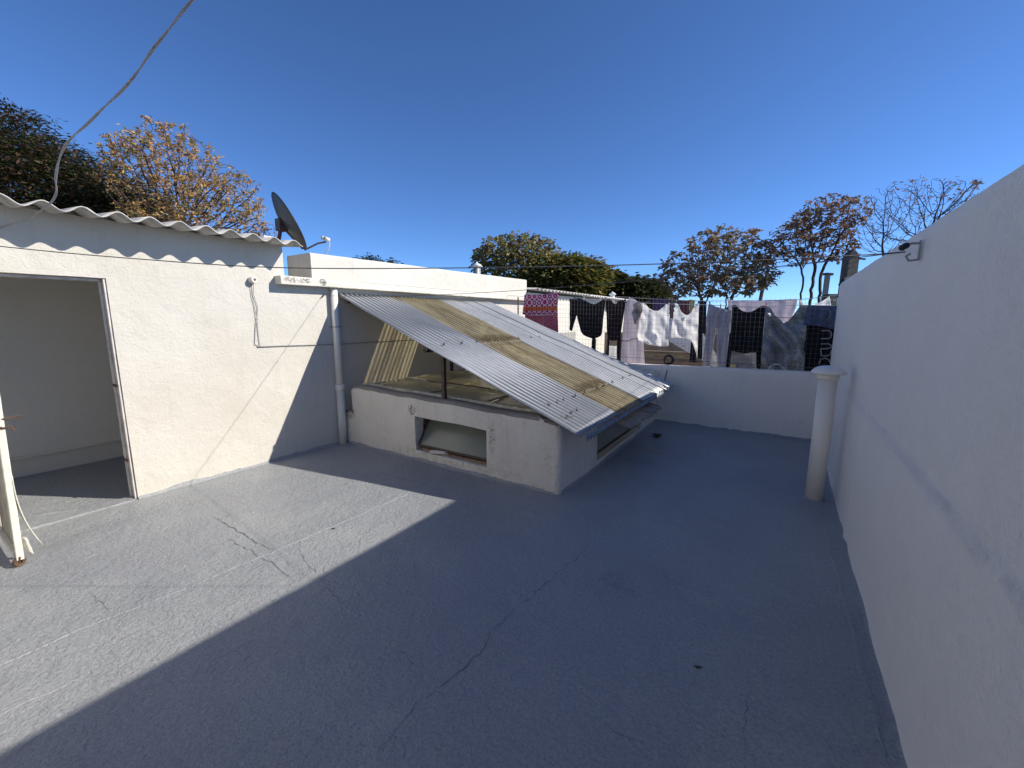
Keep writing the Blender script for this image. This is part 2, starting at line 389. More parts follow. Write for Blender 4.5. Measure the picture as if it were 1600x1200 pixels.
# dead leaf / bark clump and twig
t = thing('dead_leaf_clump', 'dark dry clump of leaves and bark on the floor beside the skylight', 'leaf litter', on(1024, 682, 2, 0))
for k in range(6):
    a = k * 1.05; c0 = t.location + Vector((random.uniform(-.05, .05), random.uniform(-.04, .04), .015)); d = Vector((math.cos(a), math.sin(a), random.uniform(0, .5))) * .055
    sd = Vector((-d.y, d.x, 0)) * .5
    mesh('leaf', [c0 - d, c0 + sd + Vector((0, 0, .025)), c0 + d, c0 - sd + Vector((0, 0, .004)), c0 + Vector((0, 0, .03))], [(0, 1, 4), (1, 2, 4), (2, 3, 4), (3, 0, 4), (0, 3, 2, 1)], plain('dead_leaf_%d' % k, (.045, .04, .025), .9), t)
a_, b_ = on(1008, 701, 2, .008), on(1046, 707, 2, .008)
tag(MB().tube([a_, a_.lerp(b_, .5) + Vector((0, .01, .004)), b_], [.007, .006, .003], 6).go('stick', plain('bleached_stick', (.5, .44, .34), .8)), 'pale thin stick lying on the floor right of the skylight corner', 'stick')
for (u, v), lb in (((521, 827), 'small dark leaf on the sunlit floor near the shadow edge'), ((1090, 1044), 'lone dark withered leaf on the shaded floor at the lower right')):
    c0 = on(u, v, 2, 0)
    tag(mesh('fallen_leaf', [c0 + Vector(p) for p in ((-.02, 0, .004), (0, -.008, .004), (.022, .003, .012), (0, .011, .006), (0, 0, .014))], [(0, 1, 4), (1, 2, 4), (2, 3, 4), (3, 0, 4), (0, 3, 2, 1)], plain('fallen_leaf', (.05, .045, .03), .9)), lb, 'leaf')

# paint upstand where floor paint runs up walls
def upstand(p, q, nrm, h=.02):
    p, q = Vector(p), Vector(q); L = (q - p).length; k = int(L / .025); V = []; Fc = []; n_ = Vector(nrm)
    for i in range(k + 1):
        c = p.lerp(q, i / k); hh = h * (.8 + 1.1 * noise.noise(Vector((c.x * 3, c.y * 3, 2))) + .5 * noise.noise(Vector((c.x * 17, c.y * 17, 5)))); hh = max(.006, hh)
        for off, z in ((.035, .001), (.014, .006), (.007, .012 + .3 * hh), (.0055, .012 + hh), (-.02, .012 + hh)):
            b = c + n_ * off; V.append((b.x, b.y, max(z, 0) + floor_h(b.x, b.y) * (z < .005)))
    for i in range(k):
        for j in range(4): b = i * 5 + j; Fc.append((b, b + 5, b + 6, b + 1))
    return mesh('paint_upstand', V, Fc, MF, floor, True)
upstand((XL, 1.13, 0), (XL, 3.25, 0), (1, 0, 0)); upstand((XL, -1.2, 0), (XL, .33, 0), (1, 0, 0))
upstand((-4.72, 3.25, 0), (-1.66, 3.25, 0), (0, -1, 0), .016); upstand((-1.6, 3.3, 0), (-1.6, 6.62, 0), (1, 0, 0), .016)
upstand((-1.6, YF, 0), (XR, YF, 0), (0, -1, 0), .02); upstand((XR, YF, 0), (XR, -2.5, 0), (-1, 0, 0), .018)

# ------------------------------------------------------------------ right boundary wall
def rex(u, z):
    y = 6.6 - u
    d = .008 / (1 + math.exp((z - .93) * 90))                      # thicker lower part
    d += .012 * math.exp(-((y - 3.75) / .07) ** 2) * (z < 1.25) * (1 if z < 1.15 else (1.25 - z) * 10)   # buried downpipe bulge
    d += .003 * math.exp(-((z - .955) / .035) ** 2) * (.4 + noise.noise(Vector((y * 6, z * 20, 0))) + .6 * noise.noise(Vector((y * 22, z * 30, 3))))
    d += .012 * math.exp(-z / .05) * (1 + noise.noise(Vector((y * 2.2, 0, 9))))
    return d
tR = thing('boundary_wall', 'tall white painted boundary wall in shade along the right side', 'wall', (XR, 3, 0))
us = fr(0, 9.1, 330); zs = fr(0, .8, 22) + fr(.82, 1.06, 16)[0:] + fr(1.1, 2.035, 26)
slab('wall', lambda u: (XR, 6.6 - u, -1, 0), zs, us, .16, MRW, tR, amp=.005, rtop=.012, extra=rex)
# far low wall
def fex(u, z):
    x = -1.45 + u; d = 0
    for c_ in (1.0, 1.11): d += .006 * math.exp(-((u - c_) / .012) ** 2)
    return d
tF = thing('parapet_wall', 'low white parapet wall at the back of the terrace under the washing', 'wall', (-.5, YF, 0))
slab('wall', lambda u: (-2.6 + u, YF, 0, -1), fr(0, .9, 24), fr(0, XR + 2.6 - .002, 100), .15, MFAR, tF, amp=.005, ztop=lambda u: .873 + .014 * u, rtop=.012, extra=lambda u, z: .007 * math.exp(-((u - 2.06) / .012) ** 2) + .006 * math.exp(-((u - 2.17) / .01) ** 2) + (.006 * max(0, noise.noise(Vector((u * 14, z * 14, 1)))) if 1.95 < u < 2.3 else 0))
p0 = on(1026, 583, 1, YF)
tag(bevel(MB().box((p0.x - .045, YF - .012, p0.z - .055), (p0.x + .04, YF + .01, p0.z + .055)).go('cover_plate', MPORC), .004), 'small cream square cover plate on the top of the back parapet wall', 'cover plate')

tS = thing('sun_block_wall', 'unseen white wall added past the tall boundary wall to block sun', 'wall', (.7, 7, 0))
slab('wall', lambda u: (.60, 7.75 - u, -1, 0), fr(0, 1.9, 8), fr(0, 1.1, 5), .12, MFAR, tS, amp=.004)  # added out of view, stops sun leaking onto the floor by the parapet

# ------------------------------------------------------------------ left building with shed
B = thing('rooftop_building', 'white plastered building along the left with an open doorway and wavy roof', 'building', (XL, 2, 0))
lw = lambda u: (XL, -3 + u, 1, 0)
slab('wall', lw, fr(0, 1.975, 40), fr(0, 10.87, 200), .12, MWALL, B, holes=((3.38, 4.13, 0, 1.93),), amp=.0035)
slab('wall', lw, fr(1.975, 2.40, 8), fr(0, 5.62, 100), .12, MWALL, B, amp=.0035)
# shed inner rooms walls
slab('inner_wall', lambda u: (-6.42, 3 - u, 1, 0), fr(0, 2.62, 18), fr(0, 6, 30), .12, MIN_, B, amp=.003)
slab('inner_wall', lambda u: (-6.42 + u, 2.5, 0, -1), fr(0, 2.5, 18), fr(0, 1.56, 10), .12, MIN_, B, amp=.002)
# unseen wall and door added behind the viewer, bouncing sun onto shaded faces
slab('bounce_wall', lambda u: (XR - .01 - u, -2.1, 0, 1), fr(0, 3.3, 30), fr(0, 5.2, 50), .2, MWALL, B, holes=((1.2, 2.1, 0, 2.05),), amp=.004)
bevel(MB().box((-1.6, -2.22, .02), (-.68, -2.17, 2.04)).go('bounce_wall_door', MDOOR, B), .005)
bevel(MB().beam((-6.395, -1.9, .205), (-6.395, 2.49, .205), .05, .022).go('skirting_ridge', MIN_, B), .008)
# fibre cement roof
def wave_sheet(name, y0, y1, pitch, amp, x_lo, x_hi, zlo, zhi, th, mt, parent, ph=0, n=10, ends=0, rows=16, dz=0, warp=.004, rag=0, shear=0):
    V = []; Fc = []; k = int((y1 - y0) / pitch * n); cols = fr(y0, y1, k)
    for i in range(rows + 1):
        t = i / rows
        for j, yy in enumerate(cols):
            xx = x_hi + (x_lo - x_hi) * t
            if rag and i == rows: xx += rag * noise.noise(Vector((yy * 9, 3, 1))) * (1 if x_lo > x_hi else -1)
            z = zhi + (zlo - zhi) * t + amp * math.sin(2 * math.pi * (yy + ph) / pitch) + dz + warp * noise.noise(Vector((xx * 1.7, yy * 2.2, 5)))
            V.append((xx, yy + shear * (xx - x_hi), z))
    c_ = len(cols)
    for i in range(rows):
        for j in range(k): Fc.append((i * c_ + j, i * c_ + j + 1, i * c_ + c_ + j + 1, i * c_ + c_ + j))
    o = mesh(name, V, Fc, mt, parent, True)
    s = o.modifiers.new('thick', 'SOLIDIFY'); s.thickness = th; s.offset = 0; return o
for i, (a, b) in enumerate(((-.62, 1.04), (1.0, 2.66))):
    wave_sheet('roof_sheet', a, b, .198, .027, -4.40, -6.7, 2.385, 2.60, .008, MCEM, B, ph=.06, n=12, rows=10, dz=.004 * (i % 2), warp=.006, rag=.012)
# mortar beneath the sheets
# ledge and parapet block
slab('ledge', lambda u: (-4.61, 2.51 + u, 1, 0), fr(0, .09, 4), fr(0, 5.36, 70), .16, MLEDGE, B, amp=.004, rtop=.01).location.z = 1.975
slab('upper_wall', lambda u: (-4.742, 2.63 + u, 1, 0), fr(0, .10, 4), fr(0, 5.24, 50), .1, MWB, B, amp=.002).location.z = 1.978
slab('parapet', lambda u: (-4.745, 2.95 + u, 1, 0), fr(0, .41, 14), fr(0, 4.92, 120), .5, MWB, B, amp=.005, ztop=lambda u: .30 + .012 * u, rtop=.012).location.z = 2.066
MB().box((-7.5, 2.64, 1.9), (-5.0, 7.85, 2.0)).go('roof_slab', MCAP, B)
MB().box((XL - .11, .385, -.01), (XL + .012, 1.104, .011)).go('threshold', MF, B)
# steel door frame in the opening
f = MB(); f.box((XL - .125, 1.105, 0), (XL - .075, 1.128, 1.925)).box((XL - .05, 1.112, 0), (XL - .012, 1.1285, 1.925)).box((XL - .11, .385, 1.905), (XL - .06, 1.104, 1.928)).box((XL - .074, 1.118, 0), (XL - .051, 1.129, 1.92))
bevel(f.go('door_frame', plain('grey_metal_frame', (.6, .56, .52), .6, .2, .2, 14, .002), B), .003)
for zz in (1.02, .35): MB().box((XL - .115, 1.10, zz), (XL - .005, 1.106, zz + .02)).go('hinge', MRUST, B)
# open door leaf standing square to the wall
def dl(x, z, o=0): return Vector((x, .355 + .028 * z + o, z))
V = []
for o_ in (-.006, .008):
    for x_, z_ in ((XL + .03, .06), (-4.075, .06), (-4.075, 1.96), (XL + .03, 1.96)): V.append(dl(x_, z_, o_))
D = mesh('door', V, [(0, 1, 2, 3), (7, 6, 5, 4), (0, 4, 5, 1), (1, 5, 6, 2), (2, 6, 7, 3), (3, 7, 4, 0)], plain('grey_door_face', (.42, .39, .33), .7, 0, .3, 8, .002), B)
bevel(MB().beam(dl(-4.068, .045, -.006), dl(-4.068, 1.97, -.006), .040, .034, (0, 1, 0)).go('edge_rail', MDOOR, D), .004)
for z_ in (.07, 1.0, 1.94): bevel(MB().beam(dl(XL + .02, z_, -.018), dl(-4.09, z_, -.018), .024, .04).go('cross_rail', MDOOR, D), .003)
V = []; Fc = []
for i in range(13):
    t_ = i / 12; z_ = .62 - .50 * t_; off = .006 + .085 * t_ ** 2.4
    for w_ in (0, 1): V.append(dl(-4.09 + .02 * t_ + w_ * .045, z_ - w_ * .01, off + w_ * .006))
for i in range(12): Fc.append((i * 2, i * 2 + 1, i * 2 + 3, i * 2 + 2))
o = mesh('peeling_skin', V, Fc, MDOOR, D, True); s_ = o.modifiers.new('t', 'SOLIDIFY'); s_.thickness = .004
V = []; Fc = []
for i in range(6):
    t_ = i / 5; V += [dl(-4.05, .2 - .13 * t_, .012 + .012 * t_), dl(-4.03 + .01 * t_, .19 - .13 * t_ + .01 * (i % 2), .03 + .022 * t_)]
for i in range(5): Fc.append((i * 2, i * 2 + 1, i * 2 + 3, i * 2 + 2))
o = mesh('peeling_skin', V, Fc, MDOOR, D, True); s_ = o.modifiers.new('t', 'SOLIDIFY'); s_.thickness = .003
lt = MB(); lt.tube([dl(-4.07, .97, -.03), dl(-4.05, .98, .01), dl(-4.04, .985, .06), dl(-4.035, .99, .085)], [.008, .007, .005, .004], 7)
lt.tube([dl(-4.05, .95, -.04), dl(-4.04, .925, .0), dl(-4.035, .93, .035), dl(-4.035, .90, .045)], .006, 6).tube([dl(-4.06, 1.03, -.03), dl(-4.045, 1.0, -.025), dl(-4.045, .9, -.025), dl(-4.05, .87, -.03)], .006, 6)
lt.go('latch', MRUST, D)
w = MB(); w.lathe([(.012, -.012), (.028, -.012), (.032, -.005), (.032, .005), (.028, .012), (.012, .012), (.012, -.012)], dl(-4.065, .033, -.012), (1, .35, 0), 16); w.tube([dl(-4.085, .07, -.02), dl(-4.09, .034, -.012), dl(-4.05, .034, -.012), dl(-4.045, .07, -.008)], .005, 6)
w.go('caster', MRUST, D, False)

# ------------------------------------------------------------------ skylight
K = thing('skylight', 'low rendered skylight box with tilted windows and dusty glass top', 'skylight', (-3, 4.8, 0))
rr = .055; L1 = 2.95 - rr; LA = rr * math.pi / 2
def boxpath(u):
    if u < L1: return (-4.55 + u, 3.25, 0, -1)
    if u < L1 + LA:
        a = (u - L1) / rr; return (-1.6 - rr + rr * math.sin(a), 3.25 + rr - rr * math.cos(a), math.sin(a), -math.cos(a))
    return (-1.6, 3.25 + rr + (u - L1 - LA), 1, 0)
U1 = L1 + LA
us = fr(0, L1, 64) + [L1 + LA * k / 6 for k in range(1, 7)] + fr(U1, U1 + 3.29, 60)
zt = lambda u: (.775 - .07 * min(u / 2.9, 1)) + .012 * noise.noise(Vector((u * 2, 0, 0))) - .045 * math.exp(-(u / .06)) - .02 * math.exp(-((u - 2.9) / .09) ** 2) - (.30 if False else 0)
holes = ((round(-3.43 + 4.55, 4), round(-2.42 + 4.55, 4), .115, .53), (round(U1 + .85, 4), round(U1 + 2.5, 4), .075, .45))
zs = fr(0, .6, 20) + fr(.63, .69, 3) + [.69 + .05 * math.sin(a * math.pi / 12) for a in range(1, 7)]
zs = [z / max(zs) * .775 for z in zs]
holes = tuple((h[0], h[1], h[2] * .775 / .775, h[3]) for h in holes)
slab('kerb_wall', boxpath, zs, us, .13, MBOX, K, holes=holes, amp=.006, ztop=zt, rtop=.05)
# cement cap: worn grey band on top of the kerb
V = []; Fc = []; cu = fr(.06, U1 + 3.2, 150)
for u in cu:
    x_, y_, nx, ny = boxpath(u); H = zt(u)
    for k, an in enumerate((12, 35, 60, 80, 90, 90)):
        a_ = R(an); q_ = .05; off = -q_ * (1 - math.cos(a_)) + .003; hz = -q_ + q_ * math.sin(a_) + .003
        if k == 5: off -= .06
        p = (x_, y_, hz + u); j = .014 * noise.noise(Vector((u * 5, k, 0))) if k == 0 else 0
        V.append((x_ + nx * off, y_ + ny * off, H + hz + j))
for i in range(len(cu) - 1):
    for k in range(5): b = i * 6 + k; Fc.append((b, b + 6, b + 7, b + 1))
mesh('cement_cap', V, Fc, MCAP, K, True)
bevel(MB().box((-4.735, 3.255, 0), (-4.545, 3.5, .425)).go('step_ledge', MBOX, K), .012)
MB().box((-4.735, 3.5, 0), (-4.42, 6.6, .60)).go('back_kerb', MBOX, K)
# cavity floor (dark room below) closed by the glazing
gl_z = .705
yy0 = 3.40
rows_y = [(3.40, 4.02), (4.06, 4.86), (4.90, 5.65), (5.69, 6.50)]
for r_, (ya, yb) in enumerate(rows_y):
    xs_ = [-4.38, -3.45, -2.6, -1.76]
    for k in range(3):
        za = gl_z + (.035, .05, .03, .045)[r_] - .018 * k
        V = [(xs_[k] + .012, ya, za), (xs_[k + 1] - .012, ya, za - .018), (xs_[k + 1] - .012, yb, za + .012), (xs_[k] + .012, yb, za + .03)]
        o = mesh('glass_pane', V + [(a, b, c - .008) for a, b, c in V], [(0, 1, 2, 3), (7, 6, 5, 4), (0, 4, 5, 1), (1, 5, 6, 2), (2, 6, 7, 3), (3, 7, 4, 0)], MMILK, K)
MBAR = plain('dusty_cream_glazing_bar', (.52, .49, .39), .75, 0, .3, 16, .003)
for ya in (3.385, 4.04, 4.88, 5.67, 6.52):
    bevel(MB().beam((-4.42, ya, gl_z + .072), (-1.72, ya, gl_z + .017), .05, .035).go('glazing_bar', MBAR, K), .004)
for xa in (-4.40, -3.45, -2.6): bevel(MB().beam((xa, 3.41, gl_z + .06 - .02 * (xa + 4.4)), (xa, 6.5, gl_z + .07 - .02 * (xa + 4.4)), .03, .02).go('glazing_bar', MBAR, K), .003)
bevel(MB().box((-2.32, 3.9, .70), (-1.98, 4.0, .80)).go('glazing_upstand', MBAR, K), .006)
tag(MB().tube([(-3.9, 3.95, .79), (-3.5, 3.98, .785), (-2.9, 3.97, .775)], .008, 6).go('rusty_rod', MRUST), 'thin rusty rod lying across the dusty glass panes of the skylight', 'rod')
# tilted window sashes
def sash(px0, px1, horiz, off0, off1, z0, z1, mframe):
    """pane from bottom edge (off0 in from the face, z0) to the top (off1, z1)"""
    if horiz: P = lambda s, t: Vector((px0 + (px1 - px0) * s, 3.25 + off0 + (off1 - off0) * t, z0 + (z1 - z0) * t)); nn = Vector((0, -(z1 - z0), off1 - off0)).normalized()
    else: P = lambda s, t: Vector((-1.6 - (off0 + (off1 - off0) * t), px0 + (px1 - px0) * s, z0 + (z1 - z0) * t)); nn = Vector(((z1 - z0), 0, off1 - off0)).normalized()
    fm = MB()
    for a, b in (((0, 0), (1, 0)), ((1, 0), (1, 1)), ((1, 1), (0, 1)), ((0, 1), (0, 0))): fm.beam(P(*a), P(*b), .022, .022, nn)
    wd = bevel(fm.go('window', mframe, K), .002)
    c4 = [P(.01, .02), P(.99, .02), P(.99, .98), P(.01, .98)]
    mesh('pane', c4 + [c - nn * .005 for c in c4], [(0, 1, 2, 3), (7, 6, 5, 4), (0, 4, 5, 1), (1, 5, 6, 2), (2, 6, 7, 3), (3, 7, 4, 0)], MGLASS, wd)
sash(-3.41, -2.43, True, .035, .30, .17, .56, MSTEEL)
sash(4.2, 5.80, False, .03, .25, .13, .46, MRUST)
bevel(MB().box((-3.43, 3.30, .112), (-2.42, 3.42, .135)).go('sill', MWOOD, K), .004)
MB().box((-3.43, 3.40, .0), (-2.42, 3.5, .115)).go('sill_back', MSTEEL, K)
bevel(MB().beam((-3.2, 3.25, .135), (-2.98, 3.3, .15), .05, .03).go('broken_sill_block', MBOX, K), .004)
MB().tube([(-3.0, 3.262, .155), (-2.9, 3.265, .165), (-2.88, 3.29, .15)], .006, 5).go('catch', MRUST, K)
MB().box((-4.4, 3.45, .02), (-1.75, 6.55, .03)).go('dark_room_floor', MSTEEL, K)
# debris nest at the corner
tw = MB()
for k in range(110):
    a = Vector((-1.66 + random.gauss(0, .05), 3.34 + random.gauss(0, .045), .69 + random.uniform(-.01, .03))); d = Vector((random.gauss(0, 1), random.gauss(0, 1), random.gauss(0, .35))).normalized() * random.uniform(.02, .05)
    tw.tube([a - d, a + d * .2 + Vector((0, 0, .004)), a + d], .0022, 3, False)
tag(tw.go('twig_debris', plain('dry_twigs', (.11, .075, .05), .9, 0, .4, 60)), 'tangle of dry twigs caught at the skylight corner under the metal roof', 'twigs', kind='stuff')

# ------------------------------------------------------------------ lean-to roof
T = thing('lean_to_roof', 'sloping lean-to roof of corrugated steel and yellowed translucent sheets', 'roof', (-3, 4.8, 1.2))
SL = -.382
def rz(x): return 1.883 + SL * (x + 4.67)
def rsheet(name, y0, y1, xlo, xhi, dz, mt, rag=0, ph=0, shear=0):
    return wave_sheet(name, y0, y1, .076, .012, xlo, xhi, rz(xlo) + dz, rz(xhi) + dz, .0022, mt, T, ph=ph, n=8, rows=34, warp=.014, rag=rag, shear=shear)
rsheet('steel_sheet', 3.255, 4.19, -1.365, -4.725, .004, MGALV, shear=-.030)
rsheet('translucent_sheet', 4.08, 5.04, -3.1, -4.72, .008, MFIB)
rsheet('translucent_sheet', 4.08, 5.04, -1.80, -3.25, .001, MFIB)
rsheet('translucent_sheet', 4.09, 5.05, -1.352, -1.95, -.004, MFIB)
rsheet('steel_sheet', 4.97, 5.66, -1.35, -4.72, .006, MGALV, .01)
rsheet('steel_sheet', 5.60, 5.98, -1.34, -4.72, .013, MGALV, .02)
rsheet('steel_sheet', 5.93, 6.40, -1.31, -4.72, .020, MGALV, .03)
MFIB2 = M('grimy_fibre_sheet', .7, (.2, .16, .12)); MFIB2.color(MFIB2.ramp(MFIB2.noise(5, 5, .7, MFIB2.coord((1, 8, 1))), [(.35, (.17, .12, .09)), (.65, (.42, .33, .24))]))
wave_sheet('lower_sheet', 4.15, 5.42, .076, .0095, -1.22, -1.9, .485, .62, .002, MFIB2.m, T, n=8, rows=10, rag=.05, warp=.012)
MB().box((-1.3, 5.0, .40), (-1.275, 5.12, .47)).go('torn_flap', MPORC, T)
for xx, ya, yb in ((-3.176, 3.19, 6.4), (-1.76, 3.22, 6.4), (-4.6, 3.3, 6.4)):
    MB().tube([(xx, ya, rz(xx) - .042), (xx, yb, rz(xx) - .042)], .026, 10).go('purlin', MBLK if xx > -4 else MSTEEL, T)
bevel(MB().box((-3.055, 3.30, .72), (-3.015, 3.34, rz(-3.03) - .015)).go('post', MSTEEL, T), .003)
for yy in (4.9, 5.6, 6.3): bevel(MB().box((-4.35, yy, .72), (-4.31, yy + .04, rz(-4.33) - .015)).go('post', MSTEEL, T), .003)
wave_lip = MB(); cols = fr(3.25, 6.0, 280)
for yy in cols:
    zz = rz(-1.345) + .012 * math.sin(2 * math.pi * yy / .076); wave_lip.v += [(-1.352, yy, zz - .004), (-1.338, yy, zz - .045 - .006 * noise.noise(Vector((yy * 5, 0, 0))))]
wave_lip.f = [(2 * i, 2 * i + 1, 2 * i + 3, 2 * i + 2) for i in range(len(cols) - 1)]
o = wave_lip.go('shade_lip', plain('painted_edge_shade', (.22, .25, .29), .5, .3, .25, 12), T, True); s_ = o.modifiers.new('t', 'SOLIDIFY'); s_.thickness = .002  # sheet end lapping underneath, its shadow put into the dark colour
hk = MB(); hk.tube([(0, 0, -.01), (0, 0, .028), (.012, 0, .034)], .0028, 5); hk.tube([(-.014, 0, .012), (.016, 0, .012)], .004, 5); hk.lathe([(0, .006), (.013, .006), (.012, .01), (0, .011)], (0, 0, 0), n=8)
hme = bpy.data.meshes.new('roof_hook'); hme.from_pydata(hk.v, [], hk.f); hme.materials.append(MSTEEL)
for xx, ys_ in ((-3.14, (3.45, 3.75, 4.04, 4.3, 4.45, 4.75, 5.0, 5.35, 5.6)), (-1.78, (3.37, 3.53, 3.68, 3.95, 4.2, 4.55, 4.8, 5.1, 5.5, 5.8, 6.2)), (-1.6, (3.46, 3.6))):
    for yy in ys_:
        o = bpy.data.objects.new('roof_hook', hme); C.objects.link(o); o.parent = T; o.location = Vector((xx, yy, rz(xx) + .018)) - T.location; o.rotation_euler = (random.uniform(-.4, .4), random.uniform(-.2, .5), random.uniform(0, 6))

# ------------------------------------------------------------------ pipes
P_ = thing('downpipe', 'cream plastic downpipe on the left wall beside the corrugated roof', 'pipe', (-4.69, 3.19, 0))
MB().tube([(-4.69, 3.19, .70), (-4.69, 3.19, 1.975)], .043, 18).go('upper_pipe', MPVCW, P_, True)
MB().tube([(-4.69, 3.185, .0), (-4.69, 3.19, .72)], .049, 18).go('lower_pipe', MPVCW, P_, True)
MB().lathe([(.044, .0), (.056, .002), (.056, .085), (.044, .088)], (-4.69, 3.19, .69), n=18).go('collar', MPVCW, P_, True)
MB().tube([(-4.73, 3.13, 1.5), (-4.645, 3.14, 1.5), (-4.64, 3.24, 1.5), (-4.73, 3.26, 1.5)], .004, 5).go('wire_tie', MDC, P_)
vb = on(1272, 783, 2, 0); vx, vy = vb.x, vb.y + .06
vt = on(1290, 572, 1, vy).z
V_ = thing('vent_pipe', 'cream plastic vent pipe with mushroom cap standing by the boundary wall', 'vent pipe', (vx, vy, 0))
MB().tube([(vx, vy, -.01), (vx, vy, vt - .09)], .068, 28).go('pipe', MPVC, V_, True)
MB().lathe([(.068, 0), (.076, .001), (.078, .04), (.070, .046)], (vx, vy, vt - .115), n=28).go('collar', MPVC, V_, True)
MB().lathe([(.06, -.045), (.06, -.012), (.118, -.018), (.127, -.008), (.125, .003), (.110, .024), (.085, .043), (.045, .053), (0, .056)], (vx, vy, vt - .05), n=32).go('cap', MPVC, V_, True)
bpy.data.objects['cap'].modifiers.new('s', 'SUBSURF').levels = 1
MB().lathe([(.068, .004), (.074, .003), (.086, -.012)], (vx, vy, .012), n=28).go('base_seal', MF, V_, True)

# ------------------------------------------------------------------ insulators and cables
ti = thing('wall_insulator', 'white porcelain ring insulator with hanging cables on the sunlit wall', 'insulator', (XL, 2.263, 2.0))
MB().lathe([(.012, .0), (.03, .0), (.037, .01), (.037, .022), (.028, .03), (.037, .04), (.036, .055), (.028, .062), (.014, .062), (.012, .03)], (XL + .005, 2.263, 2.0), (1, .1, .0), 20).go('ring', MPORC, ti, True)
MB().tube([(XL, 2.263, 2.0), (XL + .055, 2.263, 2.0)], .012, 10).go('bolt', MRUST, ti)
for k, dy in enumerate((0, .02)):
    pts = [(XL + .02, 2.255 + dy, 1.97), (XL + .012, 2.25 + dy, 1.85), (XL + .01, 2.27 + dy * 1.6, 1.72), (XL + .012, 2.275 + dy * .4, 1.6), (XL + .01, 2.25 + dy * 1.5, 1.45), (XL + .01, 2.235 + dy * 2.4, 1.33), (XL + .01, 2.30, 1.295)]
    o = MB().tube(sum([[Vector(a).lerp(Vector(b), q / 4) for q in range(4)] for a, b in zip(pts, pts[1:])], []) + [Vector(pts[-1])], .0032, 6)
    o.go('hanging_cable', MCAB, ti, True)
tag(MB().tube([(XL + .01, 2.26, 1.3), (XL + .012, 2.7, 1.295), (XL + .01, 3.12, 1.283), (XL + .012, 3.28, 1.28), (XL + .01, 4.4, 1.285), (XL + .01, 5.6, 1.28), (XL + .01, 6.55, 1.29)], .0055, 6).go('wall_cable', MCAB, None, True), 'thin cable running level along the left wall behind the downpipe', 'cable')
AI = Vector((XR - .07, 2.75, 1.915))
tb = thing('bracket_insulator', 'black insulator on an iron bracket near the top of the boundary wall', 'insulator', (XR, 2.786, 1.92))
k_ = MB(); k_.beam((XR - .012, 2.79, 1.88), (XR - .012, 2.79, 1.97), .014, .008, (1, 0, 0)); k_.tube([(XR - .01, 2.79, 1.955), (XR - .05, 2.77, 1.955), (XR - .075, 2.75, 1.94)], .005, 6); k_.tube([(XR - .01, 2.79, 1.88), (XR - .05, 2.77, 1.875), (XR - .065, 2.75, 1.895), (XR - .05, 2.745, 1.905)], .005, 6)
k_.go('bracket', plain('galvanised_bracket', (.32, .32, .32), .5, .5), tb)
MB().lathe([(0, -.022), (.01, -.022), (.015, -.014), (.009, -.004), (.015, .005), (.012, .018), (0, .022)], (XR - .075, 2.75, 1.94), (.6, .5, .4), 14).go('insulator_body', MBLK, tb, True)
bk = thing('wall_hook', 'small rusty wire hook under the ledge near the downpipe', 'hook', (XL, 3.06, 1.876))
MB().tube([(XL, 3.09, 1.90), (XL + .03, 3.07, 1.885), (XL + .035, 3.05, 1.865), (XL + .015, 3.045, 1.85)], .005, 6).go('hook_wire', MRUST, bk)
tag(MB().tube(wire((XL + .03, 3.06, 1.876), AI, .075, 40), .0021, 6).go('overhead_cable', MDC, None, True), 'thin dark cable from the hook by the downpipe across to the boundary wall bracket', 'cable')
pts = smooth([AI, (.16, 2.562, 1.893), (-.532, 2.115, 1.86), (-1.257, 1.649, 1.843), (-2.059, 1.128, 1.843), (-2.679, .729, 1.888), (-3.198, .4, 1.944), (-3.75, .05, 2.02), (-4.5, -.43, 2.14)], 6)
tag(MB().tube(pts, .0024, 6).go('overhead_cable', MDC, None, True), 'thin dark cable passing in front of the shed wall and parapet to the wall bracket', 'cable')
# the continuing pair towards the pillar beyond
tag(MB().tube(wire(AI, far(1335, 398, 14), .02, 20), .003, 5).go('service_cable', MDC, None, True), 'short cable from the wall bracket over the wall to the dark pillar', 'cable')
tag(MB().tube(wire(far(1345, 402, 14), far(1000, 437, 26), .1, 20), .008, 5).go('service_cable', MDC, None, True), 'sagging far cable in front of the trees from the dark pillar leftwards', 'cable')
# thick grey drop cable top left
cp = [(312, -12, 1.9), (290, 12, 1.92), (262, 48, 1.98), (238, 78, 2.04), (215, 112, 2.11), (192, 140, 2.18), (160, 170, 2.27), (135, 195, 2.35), (112, 215, 2.42), (98, 235, 2.49), (90, 258, 2.55), (87, 280, 2.6), (88, 300, 2.66), (80, 316, 2.72), (62, 330, 2.78), (45, 342, 2.84), (20, 349, 2.9), (0, 356, 2.94), (-30, 362, 3.0)]
pp = [far(*c_) for c_ in cp]
sp_ = smooth(pp); tc = thing('drop_cable', 'thick grey twisted drop cable hanging in the sky at upper left', 'cable', pp[-1])
for ph in (0, math.pi):
    q = []
    for i, p in enumerate(sp_):
        d = (sp_[min(i + 1, len(sp_) - 1)] - sp_[max(i - 1, 0)]).normalized(); a = d.orthogonal().normalized(); b = d.cross(a); an = i * .32 + ph
        q.append(p + (a * math.cos(an) + b * math.sin(an)) * .0032)
    MB().tube(q, .0036, 7).go('strand', MCAB, tc, True)

